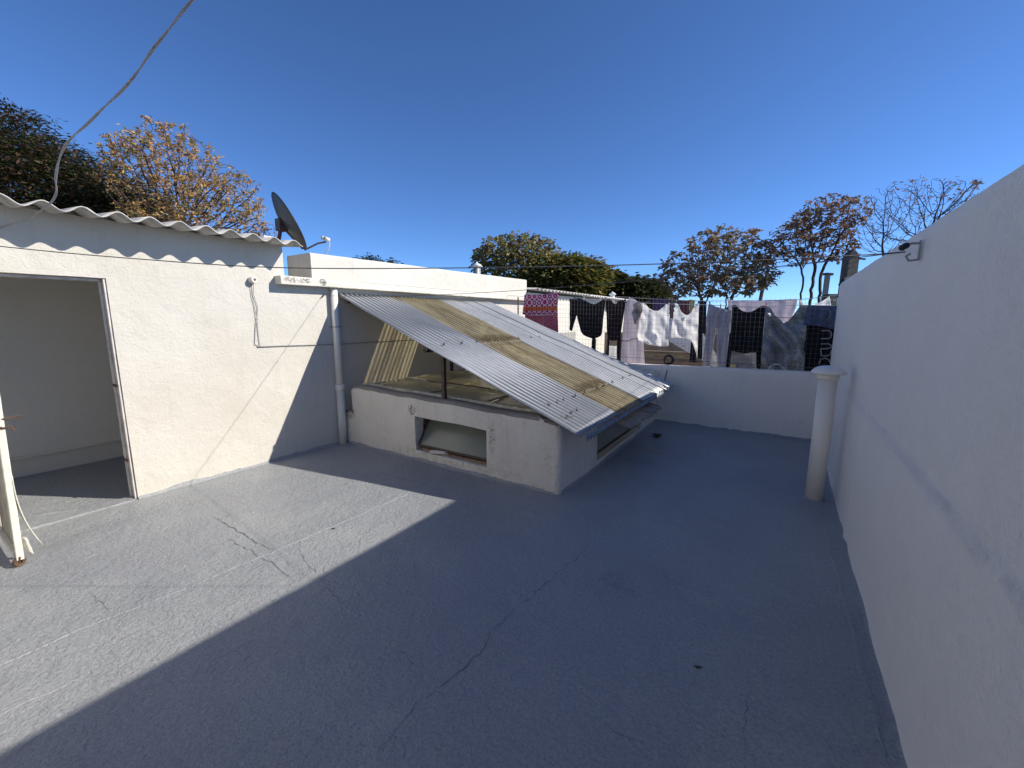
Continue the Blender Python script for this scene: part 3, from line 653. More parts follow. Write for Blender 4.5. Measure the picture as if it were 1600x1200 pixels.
# ------------------------------------------------------------------ dish
dc = Vector((-5.20, 2.99, 2.77))
toC = (CO - dc).normalized()
side = (-toC).cross(Vector((0, 0, 1))).normalized(); dn = (side * .90 + Vector((0, 0, 1)) * .46 - toC * .10).normalized()
sd = thing('satellite_dish', 'dark satellite dish with a feed arm on the roof behind the parapet', 'satellite dish', (dc.x, dc.y, 2.0))
prof = [(.0, -.075)] + [(.345 * k / 7, -.075 + .075 * (k / 7) ** 2) for k in range(1, 8)] + [(.353, .006), (.355, .0), (.34, -.01)] + [(.345 * k / 7, -.083 + .075 * (k / 7) ** 2) for k in range(6, -1, -1)]
MB().lathe(prof, dc, dn, 40).go('reflector', MDISH, sd, True)
vdn = (Vector((0, 0, -1)) - dn * (-dn.z)).normalized()
foc = on(509, 374, 0, -5.0)
st = dc + vdn * .35
MB().tube([st - dn * .02, st.lerp(foc, .6), foc - Vector((0, 0, .03))], .011, 8).go('feed_arm', MSTEEL, sd)
hd = MB().tube([foc - RT * .05 + Vector((0, 0, .02)), foc - RT * .02 + Vector((0, 0, .015))], .024, 12); hd.tube([foc - RT * .018 + Vector((0, 0, .014)), foc + RT * .045 + Vector((0, 0, -.01))], [.028, .024], 12)
hd.go('receiver', MPORC, sd, True)
for k in (0, 1): MB().tube([foc + RT * (.02 + .015 * k), foc + RT * (.03 + .02 * k) + Vector((0, 0, -.06)), foc + RT * (.01 + .02 * k) + Vector((0, 0, -.12)), foc + RT * (-.03) + Vector((-.05, 0, -.25))], .004, 5).go('coax_cable', MPVCW, sd, True)
mb = MB().tube([dc - dn * .1, dc - dn * .16 - Vector((0, 0, .2)), dc - dn * .16 - Vector((0, 0, .76))], .022, 10); mb.box(tuple(dc - dn * .1 - Vector((.05, .05, .07))), tuple(dc - dn * .1 + Vector((.05, .05, .07)))); mb.tube([dc - dn * .09 - RT * .02, dc + vdn * .33 - dn * .03], .012, 6)
mb.go('mount', MSTEEL, sd)

# ------------------------------------------------------------------ roof vents beyond
def rvent(px, py, D, lab, h=.5):
    p = far(px, py, D); t = thing('roof_vent', lab, 'vent', (p.x, p.y, p.z - h))
    MB().tube([(p.x, p.y, p.z - h), (p.x, p.y, p.z - .05)], .075, 14).go('pipe', MGALV, t, True)
    MB().lathe([(.07, -.08), (.08, -.07), (.08, -.045), (.12, -.045), (.075, .0), (.03, .02), (.012, .05), (0, .055)], p, n=16).go('cap', MWHITEP, t, True)
rvent(745, 413, 8.6, 'small white cowl vent poking above the parapet before the yellow green tree', .9)
rvent(957, 458, 13, 'small white vent on the neighbouring corrugated roof above the black garments', .4)

# ------------------------------------------------------------------ neighbour building beyond (left line continues)
NB = thing('neighbour_building', 'low white neighbouring building with corrugated eave behind the washing', 'building', (-5.5, 11, 0))
slab('wall', lambda u: (-4.78, 8.0 + u, 1, 0), fr(0, 2.17, 20), fr(0, 6.6, 60), .2, MWB, NB, amp=.006)
slab('end_wall', lambda u: (-8 + u, 8.0, 0, -1), fr(0, 2.17, 10), fr(0, 3.2, 12), .2, MWB, NB, amp=.006)
wave_sheet('roof_sheet', 7.9, 11.0, .177, .022, -4.55, -8, 2.235, 2.42, .008, MCEM, NB, n=8, rows=6)
wave_sheet('roof_sheet', 10.95, 14.8, .177, .022, -4.50, -8, 2.225, 2.42, .008, plain('white_painted_sheet', (.7, .69, .66), .7), NB, n=8, rows=6)
MB().box((-4.80, 9.6, .3), (-4.76, 10.5, 1.25)).go('shutter', plain('grey_shutter', (.36, .34, .30), .7), NB)
MB().box((-4.9, 14.7, 0), (-1.5, 14.9, 1.35)).go('back_wall', plain('tan_back_wall', (.40, .34, .26), .85, 0, .2, 4), NB)
MB().box((-8, 6.79, .18), (6, 15, .30)).go('roof_slab', plain('dusty_roof_slab', (.30, .27, .24), .9, 0, .25, 3, .003), NB)
MB().box((-1.5, 14.7, 0), (6, 14.9, .9)).go('back_wall', plain('pale_back_wall', (.45, .43, .40), .85, 0, .2, 4), NB)
# body of our own building below the terrace and the far ground
tag(MB().box((-7.6, -3.2, -3.4), (.69, 6.775, -.02)).go('building_body', MWB), 'white storey beneath the terrace floor', 'building')
gv = M('dry_ground', .95, (.09, .08, .055)); gv.color(gv.ramp(gv.noise(.15, 6), [(.35, (.05, .06, .03)), (.65, (.13, .115, .08))]))
tag(mesh('ground', [(-1500, -1500, -3.4), (1500, -1500, -3.4), (1500, 1500, -3.4), (-1500, 1500, -3.4)], [(0, 1, 2, 3)], gv.m), kind='structure')

# ------------------------------------------------------------------ fence on the low wall
FN = thing('wire_fence', 'welded wire mesh fence standing on the back parapet wall before the washing', 'fence', (-1.9, 6.72, .9))
MWIRE = plain('dull_galvanised_wire', (.16, .155, .15), .5, .4)
wm = MB(); ztop = 1.99
def fy(x, z): return 6.715 + .012 * noise.noise(Vector((x * 1.3, z, 0)))
x_ = -4.30
while x_ < .5:
    a = -4.30
    zt_ = 2.02 - .03 * (x_ + 4.3) * 1.05; zz0 = .86 if x_ > -2.6 else 1.0
    wm.tube([(x_, fy(x_, zz0), zz0), (x_ + .004, fy(x_, 1.4), 1.4), (x_, fy(x_, zt_), zt_)], .0013, 3, False); x_ += .0555
zz = .96
while zz < 2.0:
    xa = -4.30; pts = []
    while xa < .5:
        pts.append((xa, fy(xa, zz) - .003, zz - .0315 * 1.0 * (xa + 4.3) * (zz - .9) + .004 * noise.noise(Vector((xa * 2, zz * 5, 0))))); xa += .3
    pts.append((.5, fy(.5, zz), pts[-1][2])); wm.tube(pts, .0013, 3, False); zz += .076
tag(wm.go('wire_mesh', MWIRE, FN), kind='stuff')
for zz in (.985, 1.62): MB().tube([(-2.6 if zz < 1 else -.2, 6.708, zz), (.5, 6.708, zz - .02)], .0035, 5).go('tension_wire', MDC, FN)
for xa in (-4.25,): MB().tube([(xa, 6.745, .3), (xa, 6.745, 2.0 - .03 * (xa + 4.3))], .012, 8).go('fence_post', MSTEEL, FN)
rc = on(1045, 562, 1, 6.69); t = thing('cable_coil', 'small coil of black cable tied to the fence above the cover plate', 'cable coil', rc)
for k in range(4):
    r0 = .068 - .010 * (k % 2); MB().tube([rc + Vector((r0 * math.cos(a / 20 * 2 * math.pi), -.008 * k, r0 * math.sin(a / 20 * 2 * math.pi))) for a in range(21)], .013, 6).go('coil_turn', MBLK, t, True)
MB().tube([rc + Vector((0, 0, -.07)), on(1042, 580, 1, 6.61), on(1034, 612, 1, 6.60)], .006, 6).go('cable_tail', MBLK, t, True)
a_ = [on(u, v, 1, 6.74) for u, v in ((1199, 579), (1204, 572), (1213, 569), (1221, 572), (1228, 580))]
tag(MB().tube(smooth(a_), .007, 6).go('basket_handle', MWHITEP, None, True), 'thin white curved handle rising above the parapet before the speckled cloth', 'handle')

# ------------------------------------------------------------------ washing
def fabric(name, base, rough=.85, var=.08, sheer=.0, sc=8):
    m = M(name, rough, base, spec=.15); m.color(m.ramp(m.noise(sc, 4), [(.3, tuple(c * (1 - var) for c in base)), (.7, tuple(min(1, c * (1 + var)) for c in base))]))
    m.bump(m.noise(90, 3), .001)
    if sheer:
        out = m.t.nodes['Material Output']; tl = m.N('ShaderNodeBsdfTranslucent'); tl.inputs[0].default_value = (*base, 1); mx = m.N('ShaderNodeMixShader'); mx.inputs[0].default_value = sheer
        m.L(m.b.outputs[0], mx.inputs[1]); m.L(tl.outputs[0], mx.inputs[2]); m.L(mx.outputs[0], out.inputs[0])
    return m.m
def pat_towel(name, pale):
    m = M(name, .9, (.4, .05, .2), spec=.1); x, y, z = m.xyz()[:3]
    v = m.N('ShaderNodeTexVoronoi'); v.inputs['Scale'].default_value = 9; v.inputs['Randomness'].default_value = .15; m.L(m.coord((1, 0, 1)), v.inputs['Vector'])
    rings = m.ramp(m.math('SINE', m.math('MULTIPLY', v.outputs['Distance'], 17)), [(.4, 0), (.6, 1)])
    base = m.mix(.5, (.30, .02, .12), (.22, .03, .16)); c = m.mix(rings, (.30, .012, .08), (.68, .50, .66))
    if pale: c = m.mix(m.ramp(m.math('SINE', m.math('MULTIPLY', v.outputs['Distance'], 24)), [(.4, 0), (.6, .8)]), (.46, .06, .13), (.62, .34, .42))
    else:
        b = m.ramp(m.math('ABSOLUTE', m.math('SUBTRACT', z, 1.785)), [(.03, 1), (.045, 0)]); org = m.mix(rings, (.55, .13, .02), (.45, .05, .05)); c = m.mix(b, c, org)
        c = m.mix(m.ramp(m.math('ABSOLUTE', m.math('SUBTRACT', z, 1.665)), [(.006, 1), (.01, 0)]), c, (.6, .45, .6))
    m.color(c); m.bump(m.noise(150, 2), .002); return m.m
def speckle():
    m = M('speckled_satin', .33, (.3, .3, .3), spec=.6); f = m.noise(38, 5, .7, dist=1.5)
    c = m.ramp(f, [(.38, (.12, .14, .16)), (.5, (.30, .32, .33)), (.62, (.42, .39, .33)), (.7, (.55, .42, .3))]); m.color(c); return m.m
def lerp_poly(poly, s):
    n = len(poly) - 1; k = min(int(s * n), n - 1); f = s * n - k
    return poly[k][0] + (poly[k + 1][0] - poly[k][0]) * f, poly[k][1] + (poly[k + 1][1] - poly[k][1]) * f
def soft(poly, s):      # smooth interpolation of a hem or neckline
    n = len(poly) - 1; k = min(int(s * n), n - 1); t = s * n - k
    p = [poly[max(k - 1, 0)], poly[k], poly[k + 1], poly[min(k + 2, n)]]
    return tuple(.5 * (2 * p[1][i] + (p[2][i] - p[0][i]) * t + (2 * p[0][i] - 5 * p[1][i] + 4 * p[2][i] - p[3][i]) * t * t + (3 * p[1][i] - p[0][i] - 3 * p[2][i] + p[3][i]) * t ** 3) for i in (0, 1))
def cloth(name, panels, Y, mt, parent=None, fold=.02, nf=5, th=.004, nx=22, ny=18, seed=0, drape=0, hang=.06):
    V = []; Fc = []
    for top, bot in panels:
        b0 = len(V)
        for j in range(ny + 1):
            t = j / ny
            for i in range(nx + 1):
                s = i / nx; a = soft(top, s); b = soft(bot, s); u, v = a[0] + (b[0] - a[0]) * t, a[1] + (b[1] - a[1]) * t
                p = on(u, v, 1, Y); q = p.x * nf * 2
                d = fold * ((.35 + .65 * t) * math.sin(q * 2.2 + 1.5 * noise.noise(Vector((s * 3, t * 2, seed))) * 2 + seed) * .6 + noise.noise(Vector((p.x * 7, p.z * 3, seed))) * .9 + .35 * noise.noise(Vector((p.x * 19, p.z * 11, seed + 3))))
                if drape: d += drape * (noise.noise(Vector((p.x * 9 + p.z * 7, p.z * 5 - p.x * 3, seed)))) * fold * 2
                V.append((p.x, Y + d + hang * (t * (1 - t)) * .3, p.z))
        for j in range(ny):
            for i in range(nx): q = b0 + j * (nx + 1) + i; Fc.append((q, q + nx + 1, q + nx + 2, q + 1))
    o = mesh(name, V, Fc, mt, parent, True); s = o.modifiers.new('t', 'SOLIDIFY'); s.thickness = th; s.offset = 0; return o
YC = 6.92
ropeA = [on(u, v, 1, YC) for u, v in ((790, 462), (845, 464), (900, 467), (945, 468), (1000, 473), (1050, 475), (1095, 476), (1140, 478), (1190, 480), (1230, 477), (1262, 477), (1313, 478), (1345, 478))]
tag(MB().tube(smooth(ropeA, 3), .005, 5).go('clothes_line', fabric('pale_rope', (.6, .58, .54)), None, True), 'pale front clothes line carrying shirts and garments behind the mesh fence', 'clothes line')
YB = 8.4
ropeB = [on(u, v, 1, YB) for u, v in ((960, 463), (1020, 467), (1090, 470), (1140, 470), (1190, 469), (1250, 468), (1300, 462), (1330, 458))]
tag(MB().tube(smooth(ropeB, 3), .005, 5).go('clothes_line', fabric('grey_rope', (.5, .48, .46)), None, True), 'rear clothes line carrying white sheets and purple cloths', 'clothes line')
WHT = fabric('white_cotton', (.93, .92, .91), .85, .02, .72); LIL = fabric('lilac_white_cotton', (.74, .69, .73), .85, .05, .55); BLK = fabric('black_jersey', (.012, .012, .015), .8); MAR = fabric('black_maroon_knit', (.022, .010, .013), .85, .3)
GRY = fabric('grey_lilac_fleece', (.50, .47, .50), .9, .12, .25, 30); DEN = fabric('washed_indigo_cloth', (.10, .125, .21), .8, .35, .1, 22); BEI = fabric('beige_knit', (.45, .39, .35), .9, .25, 0, 20)
G = 'garments and towels on the clothes lines'
def garment(name, lab, cat): return lab, cat
# red patterned towel folded over the line
t = thing('towel', 'crimson and purple patterned towel with an orange band folded over the line', 'towel', on(845, 462, 1, YC), G)
cloth('front_layer', [([(819, 460), (835, 461), (850, 460), (873, 457)], [(816, 491), (835, 494), (855, 493), (870, 492)])], YC - .02, pat_towel('crimson_ring_towel', False), t, .012, 3)
cloth('rear_layer', [([(821, 462), (845, 463), (871, 461)], [(820, 520), (845, 530), (872, 534)])], YC + .03, pat_towel('pale_crimson_towel', True), t, .012, 3, seed=4)
tag(cloth('blouse', [([(893, 466), (905, 466), (912, 468), (921, 473), (929, 475), (937, 471), (943, 467), (946, 467)], [(908, 519), (913, 524), (920, 527), (926, 529), (932, 528), (938, 525), (940, 522), (941, 520)]),
                     ([(890, 467), (898, 466), (907, 468)], [(890, 514), (892, 517), (894, 517)]), ([(925, 527), (930, 528)], [(924, 548), (930, 549)])], YC, BLK, fold=.018, nf=4), 'black long sleeved blouse with one sleeve hanging beside the towel', 'blouse', G)
tag(cloth('cardigan', [([(946, 467), (953, 467), (958, 473), (963, 475), (967, 470), (978, 468)], [(949, 530), (955, 532), (962, 532), (968, 532)]), ([(948, 528), (952, 531)], [(946, 562), (951, 566)]), ([(964, 530), (970, 520)], [(963, 572), (969, 574)])], YC, MAR, fold=.018, nf=5, seed=2), 'dark maroon black cardigan with two long trailing strips', 'cardigan', G)
tag(cloth('undershirt', [([(951, 540), (966, 541)], [(952, 574), (963, 574)])], YC + .25, WHT, fold=.01, seed=5), 'small white cloth low between the two dark trailing strips', 'cloth', G)
t = thing('nightdress', 'long lilac white nightdress with a dark seam reaching the parapet', 'dress', on(985, 470, 1, YC + .06), G)
cloth('skirt_panel', [([(977, 474), (985, 466), (995, 470), (1003, 476)], [(968, 570), (980, 571), (992, 571), (1007, 571)])], YC + .06, LIL, t, .02, 5, seed=6)
MB().tube([on(u, v, 1, YC + .02) for u, v in ((969, 532), (980, 533), (988, 530), (996, 529))], .006, 5).go('seam', BLK, t)
tag(cloth('scarf', [([(990, 474), (997, 471), (1004, 475)], [(988, 490), (996, 494), (1003, 490)]), ([(989, 487), (1001, 489)], [(990, 505), (995, 508)])], YC - .05, BEI, fold=.06, nf=7, seed=8, drape=.8), 'crumpled beige knotted scarf between nightdress and white T-shirt', 'scarf', G)
tag(cloth('t_shirt', [([(1003, 473), (1009, 475), (1014, 481), (1021, 485), (1029, 485), (1036, 480), (1041, 475), (1046, 473)], [(994, 531), (1002, 534), (1012, 538), (1020, 540), (1030, 541), (1038, 541), (1043, 541), (1044, 540)])], YC, WHT, fold=.03, nf=5, seed=9, nx=34, drape=.6), 'wide white T-shirt with a scooped neck and frilled hem', 'T-shirt', G)
t = thing('tank_top', 'white sleeveless top with a deep neckline and small badge', 'top', on(1070, 474, 1, YC), G)
cloth('body', [([(1056, 474), (1060, 476), (1064, 486), (1071, 492), (1078, 490), (1084, 481), (1089, 475), (1092, 475)], [(1046, 527), (1052, 529), (1058, 528), (1066, 529), (1073, 532), (1080, 534), (1085, 545), (1090, 556)])], YC, WHT, t, .03, 5, seed=11, nx=34, drape=.6)
mesh('badge', [on(u, v, 1, YC - .05) for u, v in ((1063, 498), (1071, 495), (1067, 503))], [(0, 1, 2)], MWHITEP, t)
tag(cloth('stocking', [([(1080, 530), (1087, 532)], [(1077, 565), (1088, 567)])], YC + .1, BLK, fold=.01), 'black stocking end showing below the white sleeveless top', 'stocking', G)
tag(cloth('trousers', [([(1091, 480), (1099, 480)], [(1090, 560), (1097, 562)])], YC + .35, BLK, fold=.01, seed=3), 'narrow black trousers hanging behind between white top and grey sweatpants', 'trousers', G)
t = thing('sweatpants', 'grey lilac sweatpants hung by the waistband with both legs down', 'sweatpants', on(1120, 478, 1, YC), G)
cloth('trouser_leg', [([(1109, 475), (1115, 477), (1122, 482)], [(1097, 574), (1103, 575), (1110, 575)])], YC, GRY, t, .022, 6, seed=12)
cloth('trouser_leg', [([(1121, 481), (1130, 484), (1142, 486)], [(1120, 575), (1127, 576), (1134, 576)])], YC, GRY, t, .022, 6, seed=13)
cloth('waist_panel', [([(1107, 476), (1122, 480), (1143, 485)], [(1103, 500), (1119, 513), (1142, 505)])], YC + .01, GRY, t, .02, 6, seed=14)
MB().tube([on(u, v, 1, YC - .03) for u, v in ((1122, 486), (1121, 500), (1123, 508))], .006, 5).go('drawstring', fabric('pink_cord', (.5, .3, .32)), t)
tag(cloth('sweater', [([(1144, 477), (1150, 477), (1157, 484), (1165, 487), (1174, 487), (1183, 482), (1190, 478), (1197, 478)], [(1140, 548), (1148, 549), (1156, 551), (1163, 552), (1170, 551), (1177, 550), (1183, 552), (1188, 556)]), ([(1140, 520), (1147, 520)], [(1134, 577), (1139, 577)]), ([(1181, 520), (1192, 520)], [(1182, 575), (1188, 578)])], YC, BLK, fold=.022, nf=4, seed=15, nx=30), 'large black sweater with sleeves trailing to the parapet', 'sweater', G)
tag(cloth('satin_dress', [([(1197, 479), (1203, 480), (1210, 490), (1219, 499), (1228, 503), (1238, 494), (1248, 481), (1253, 477), (1262, 477)], [(1188, 580), (1197, 581), (1206, 582), (1216, 582), (1226, 583), (1236, 583), (1245, 583), (1252, 583), (1256, 583)])], YC, speckle(), fold=.05, nf=3, seed=16, nx=44, ny=34, drape=1.2), 'grey speckled satin dress with a deep draped neckline', 'dress', G)
t = thing('hooded_top', 'black garment with pale outlined lettering hanging at the right end', 'sweatshirt', on(1285, 478, 1, YC), G)
cloth('body', [([(1260, 482), (1285, 482), (1313, 482)], [(1254, 583), (1278, 584), (1304, 584)])], YC + .03, BLK, t, .015, 4, seed=18)
MLET = fabric('pale_print', (.34, .34, .36), .7, .2, 0, 40)
def stroke(pts, w=.016): 
    return MB().tube([on(u, v, 1, YC - .012) for u, v in pts], w * .5, 6).go('lettering', MLET, t)
sx = lambda X: 1240 + X * 90 / 831; sy = lambda Y_: 460 + Y_ * 130 / 1200
for a, b in ((525, 635), (715, 780)): stroke([(sx(395), sy(a)), (sx(500), sy(a - 5)), (sx(540), sy(a + 20)), (sx(545), sy((a + b) / 2)), (sx(538), sy(b - 15)), (sx(500), sy(b)), (sx(392), sy(b + 5))])
stroke([(sx(392), sy(780)), (sx(400), sy(885)), (sx(500), sy(885)), (sx(540), sy(850)), (sx(545), sy(800))]); stroke([(sx(365), sy(1005)), (sx(390), sy(940)), (sx(450), sy(915)), (sx(510), sy(945)), (sx(532), sy(1000))])
t = thing('indigo_skirt', 'washed indigo skirt with a faint round letter over the black garment', 'skirt', on(1285, 477, 1, YC), G)
cloth('cloth_panel', [([(1262, 477), (1280, 478), (1296, 478), (1314, 478)], [(1255, 508), (1275, 509), (1292, 512), (1310, 517)])], YC - .05, DEN, t, .022, 9, seed=20, nx=30)
o = MB().tube([on(u, v, 1, YC - .085) for u, v in ((sx(392), sy(350)), (sx(490), sy(352)), (sx(535), sy(310)), (sx(535), sy(250)), (sx(500), sy(215)), (sx(440), sy(208)), (sx(400), sy(220)))], .005, 6).go('lettering', fabric('faded_print', (.24, .27, .34)), t)
# rear line
tag(cloth('bed_sheet', [([(1137, 468), (1160, 470), (1190, 470), (1220, 468), (1246, 467)], [(1140, 500), (1170, 512), (1205, 512), (1230, 505), (1244, 480)])], YB, LIL, fold=.03, nf=6, seed=21, nx=30), 'lilac white bed sheet hanging behind the black sweater', 'bed sheet', G)
tag(cloth('pillowcase', [([(1250, 468), (1258, 476), (1270, 477), (1285, 470), (1296, 463)], [(1252, 482), (1262, 485), (1272, 485), (1288, 484), (1300, 484)])], YB, WHT, fold=.03, nf=6, seed=22), 'white pillowcase sagging on the rear line left of the dark box', 'pillowcase', G)
tag(cloth('purple_cloth', [([(1019, 467), (1035, 468), (1046, 468)], [(1021, 488), (1034, 492), (1045, 490)])], YB, fabric('purple_cloth', (.09, .05, .12)), fold=.02, seed=23), 'dark purple cloth on the rear line behind the T-shirt neck', 'cloth', G)
tag(cloth('brown_cloth', [([(1046, 467), (1052, 468)], [(1046, 510), (1052, 511)])], YB, fabric('brown_cloth', (.16, .09, .08)), fold=.02, seed=24), 'narrow brown cloth behind the gap between the two white tops', 'cloth', G)
tag(cloth('maroon_cloth', [([(1058, 468), (1068, 469), (1077, 469)], [(1058, 500), (1068, 505), (1077, 500)])], YB, fabric('maroon_cloth', (.13, .05, .05)), fold=.02, seed=25), 'maroon cloth on the rear line behind the deep neckline', 'cloth', G)
tag(cloth('yellow_cloth', [([(1077, 468), (1086, 469)], [(1077, 500), (1083, 492)])], YB, fabric('yellow_tan_cloth', (.5, .36, .15)), fold=.02, seed=26), 'tan and yellow cloth strip on the rear line beside the maroon one', 'cloth', G)
tag(cloth('navy_cloth', [([(1092, 470), (1104, 471)], [(1092, 520), (1103, 522)])], YB, fabric('navy_cloth', (.02, .022, .035)), fold=.02, seed=27), 'navy cloth on the rear line left of the sweatpants', 'cloth', G)
# pegs
PG = [plain('peg_%s' % n_, c_, .5) for n_, c_ in (('black', (.02, .02, .02)), ('white', (.7, .7, .7)), ('pink', (.55, .25, .25)), ('blue', (.1, .2, .4)))]
def clip_mesh(mt):
    b = MB(); b.beam((-.004, -.008, -.035), (-.002, -.006, .03), .009, .005, (0, 1, 0)).beam((.004, .008, -.035), (.002, .006, .03), .009, .005, (0, 1, 0)).tube([(-.006, 0, .0), (.006, 0, .0)], .006, 6)
    me = bpy.data.meshes.new('clothes_peg'); me.from_pydata(b.v, [], b.f); me.materials.append(mt); return me
cms = [clip_mesh(p) for p in PG]
for u, v, k, lab in ((898, 465, 0, 'black peg at the shoulder of the black blouse'), (912, 466, 1, 'white peg left of the black blouse neck'), (938, 467, 1, 'white peg right of the black blouse neck'), (946, 467, 2, 'pinkish peg between blouse and maroon cardigan'), (977, 467, 0, 'black peg on the right shoulder of the maroon cardigan'),
                     (984, 467, 1, 'white peg at the nightdress top'), (1004, 472, 0, 'black peg on the left shoulder of the T-shirt'), (1045, 472, 0, 'black peg on the right shoulder of the T-shirt'), (1057, 473, 3, 'bluish peg on the left strap of the sleeveless top'), (1091, 473, 0, 'black peg on the right strap of the sleeveless top'),
                     (1109, 474, 0, 'black peg on the left corner of the sweatpants'), (1126, 478, 2, 'pink peg at the middle of the sweatpants'), (1142, 477, 1, 'white peg between sweatpants and black sweater'), (1197, 477, 2, 'pink peg between black sweater and satin dress'), (1253, 475, 1, 'white peg on the right strap of the satin dress')):
    p = on(u, v, 1, YC); o = bpy.data.objects.new('clothes_peg', cms[k]); C.objects.link(o); o.location = p; o.rotation_euler = (0, random.uniform(-.3, .3), random.uniform(-.3, .3)); tag(o, lab, 'clothes peg', 'clothes pegs on the front line')

# ------------------------------------------------------------------ things on the neighbour's roof
tp = thing('plank_stack', 'stack of weathered planks lying behind the parapet near the cable coil', 'planks', on(1050, 560, 1, 8.8))
for k in range(4):
    a, b = on(1000, 549 + k * 6, 1, 8.6 + .02 * k), on(1102, 553 + k * 6, 1, 8.7 + .02 * k)
    bevel(MB().beam(a, b, .16, .045).go('plank', plain('plank_tone_%d' % k, ((.20, .15, .09), (.28, .23, .13), (.17, .12, .08), (.26, .17, .12))[k], .85, 0, .35, 8, .002), tp), .004)
ms = M('white_roofing_sheet', .6, (.8, .8, .78)); ms.color(ms.mix(ms.ramp(ms.noise(6, 4, .6, ms.coord((1, 1, 4))), [(.56, 0), (.6, .8)]), (.80, .80, .77), (.55, .42, .14)))
q = [on(1042, 496, 1, 8.2), on(1090, 508, 1, 8.2), on(1123, 560, 1, 7.9), on(1123, 578, 1, 7.9), on(1045, 533, 1, 8.1)]
nrm = Vector((0, .02, 0))
tag(mesh('roofing_panel', q + [p + nrm for p in q], [(0, 1, 2, 3, 4), (9, 8, 7, 6, 5)] + [(i, i + 5, (i + 1) % 5 + 5, (i + 1) % 5) for i in range(5)], ms.m), 'white sheet with ochre blotches leaning under the washing behind the parapet', 'panel')
cb = thing('carton', 'torn pale cardboard carton behind the parapet below the black sweater', 'carton', on(1160, 572, 1, 7.4))
c1 = [on(u, v, 1, 7.4) for u, v in ((1141, 577), (1141, 556), (1163, 553), (1182, 575))]; c2 = [on(u, v, 1, 7.45) for u, v in ((1160, 554), (1183, 551), (1183, 580), (1174, 578))]
for nme, q, cc in (('side', c1, (.30, .31, .34)), ('flap', c2, (.62, .62, .62))):
    k = Vector((0, .012, 0)); mesh(nme, q + [p + k for p in q], [(0, 1, 2, 3), (7, 6, 5, 4)] + [(i, (i + 1) % 4, (i + 1) % 4 + 4, i + 4) for i in range(4)], plain('card_' + nme, cc, .8), cb)
cc_ = on(1144, 572, 1, 7.35); MB().box((cc_.x - .03, cc_.y, cc_.z - .05), (cc_.x + .05, cc_.y + .2, cc_.z + .03)).go('yellow_patch', plain('ochre_card', (.6, .5, .25), .8), cb)
bl = thing('low_brick_wall', 'low dark wall closing the neighbouring roof behind the washing', 'wall', (0, 12, 0))
slab('wall', lambda u: (-4.5 + u, 12, 0, -1), fr(.3, 1.2, 6), fr(0, 9, 20), .2, plain('brown_render', (.24, .19, .14), .9, 0, .3, 3), bl, amp=.01)
# dark pillar, pole and tank
pb = [far(u, v, 14) for u, v in ((1288, 690), (1327, 398), (1335, 388), (1344, 398), (1309, 690))]
dd = FW * .3
pl = thing('chimney_pillar', 'dark square chimney pillar leaning above the end of the boundary wall', 'chimney', (pb[0].x, pb[0].y, 0))
bevel(mesh('shaft', pb + [p + dd for p in pb], [(0, 1, 2, 3, 4), (9, 8, 7, 6, 5)] + [(i, i + 5, (i + 1) % 5 + 5, (i + 1) % 5) for i in range(5)], plain('sooty_render', (.10, .085, .075), .9, 0, .35, 6, .01, 20), pl), .02)
w = MB().beam(far(1342, 404, 13.9), far(1352, 405, 13.9), .05, .05); w.go('iron_clamp', MSTEEL, pl)
MB().beam(far(1326, 400, 13.9), far(1344, 397, 13.9), .06, .03).go('band', plain('reddish_band', (.3, .12, .09), .8), pl)
pa, pbb = far(1284, 480, 20), far(1293, 430, 20)
cpole = thing('concrete_pole', 'pale concrete pole with a dark cap between the tall tree trunks', 'pole', (pa.x, pa.y, -3.3))
MB().beam((pa.x, pa.y, -3.3), pbb, .26, .22).go('shaft', plain('pale_concrete', (.42, .39, .36), .85), cpole)
MB().beam(far(1289, 428, 20), far(1299, 429, 20), .3, .1).go('cap', MSTEEL, cpole)
tk = [far(u, v, 15) for u, v in ((1294, 459), (1312, 459), (1310, 480), (1293, 480))]
tkt = thing('meter_box', 'dark green box with pale marks standing above the indigo skirt', 'box', tk[3])
bevel(mesh('case', tk + [p + FW * .35 for p in tk], [(0, 1, 2, 3), (7, 6, 5, 4)] + [(i, i + 4, (i + 1) % 4 + 4, (i + 1) % 4) for i in range(4)], plain('dark_green_case', (.05, .06, .045), .7), tkt), .015)
tkc = far(1302, 479, 15.17); MB().beam((tkc.x, tkc.y, -3.3), (tkc.x, tkc.y, tkc.z), .12, .12).go('stand', MSTEEL, tkt)
for u, v, w_ in ((1298, 469, .05), (1304, 469, .09)): p = far(u, v, 14.97); MB().box((p.x - w_ / 2, p.y - .02, p.z - .03), (p.x + w_ / 2, p.y, p.z + .03)).go('mark', MWHITEP, tkt)
fl_ = far(1318, 438, 11); tag(MB().tube([far(1326, 432, 11), far(1318, 438, 11), far(1312, 446, 11)], [.03, .06, .04], 8).go('flood_lamp', MBLK), 'small black lamp head peeking over the wall end by the pillar', 'lamp')

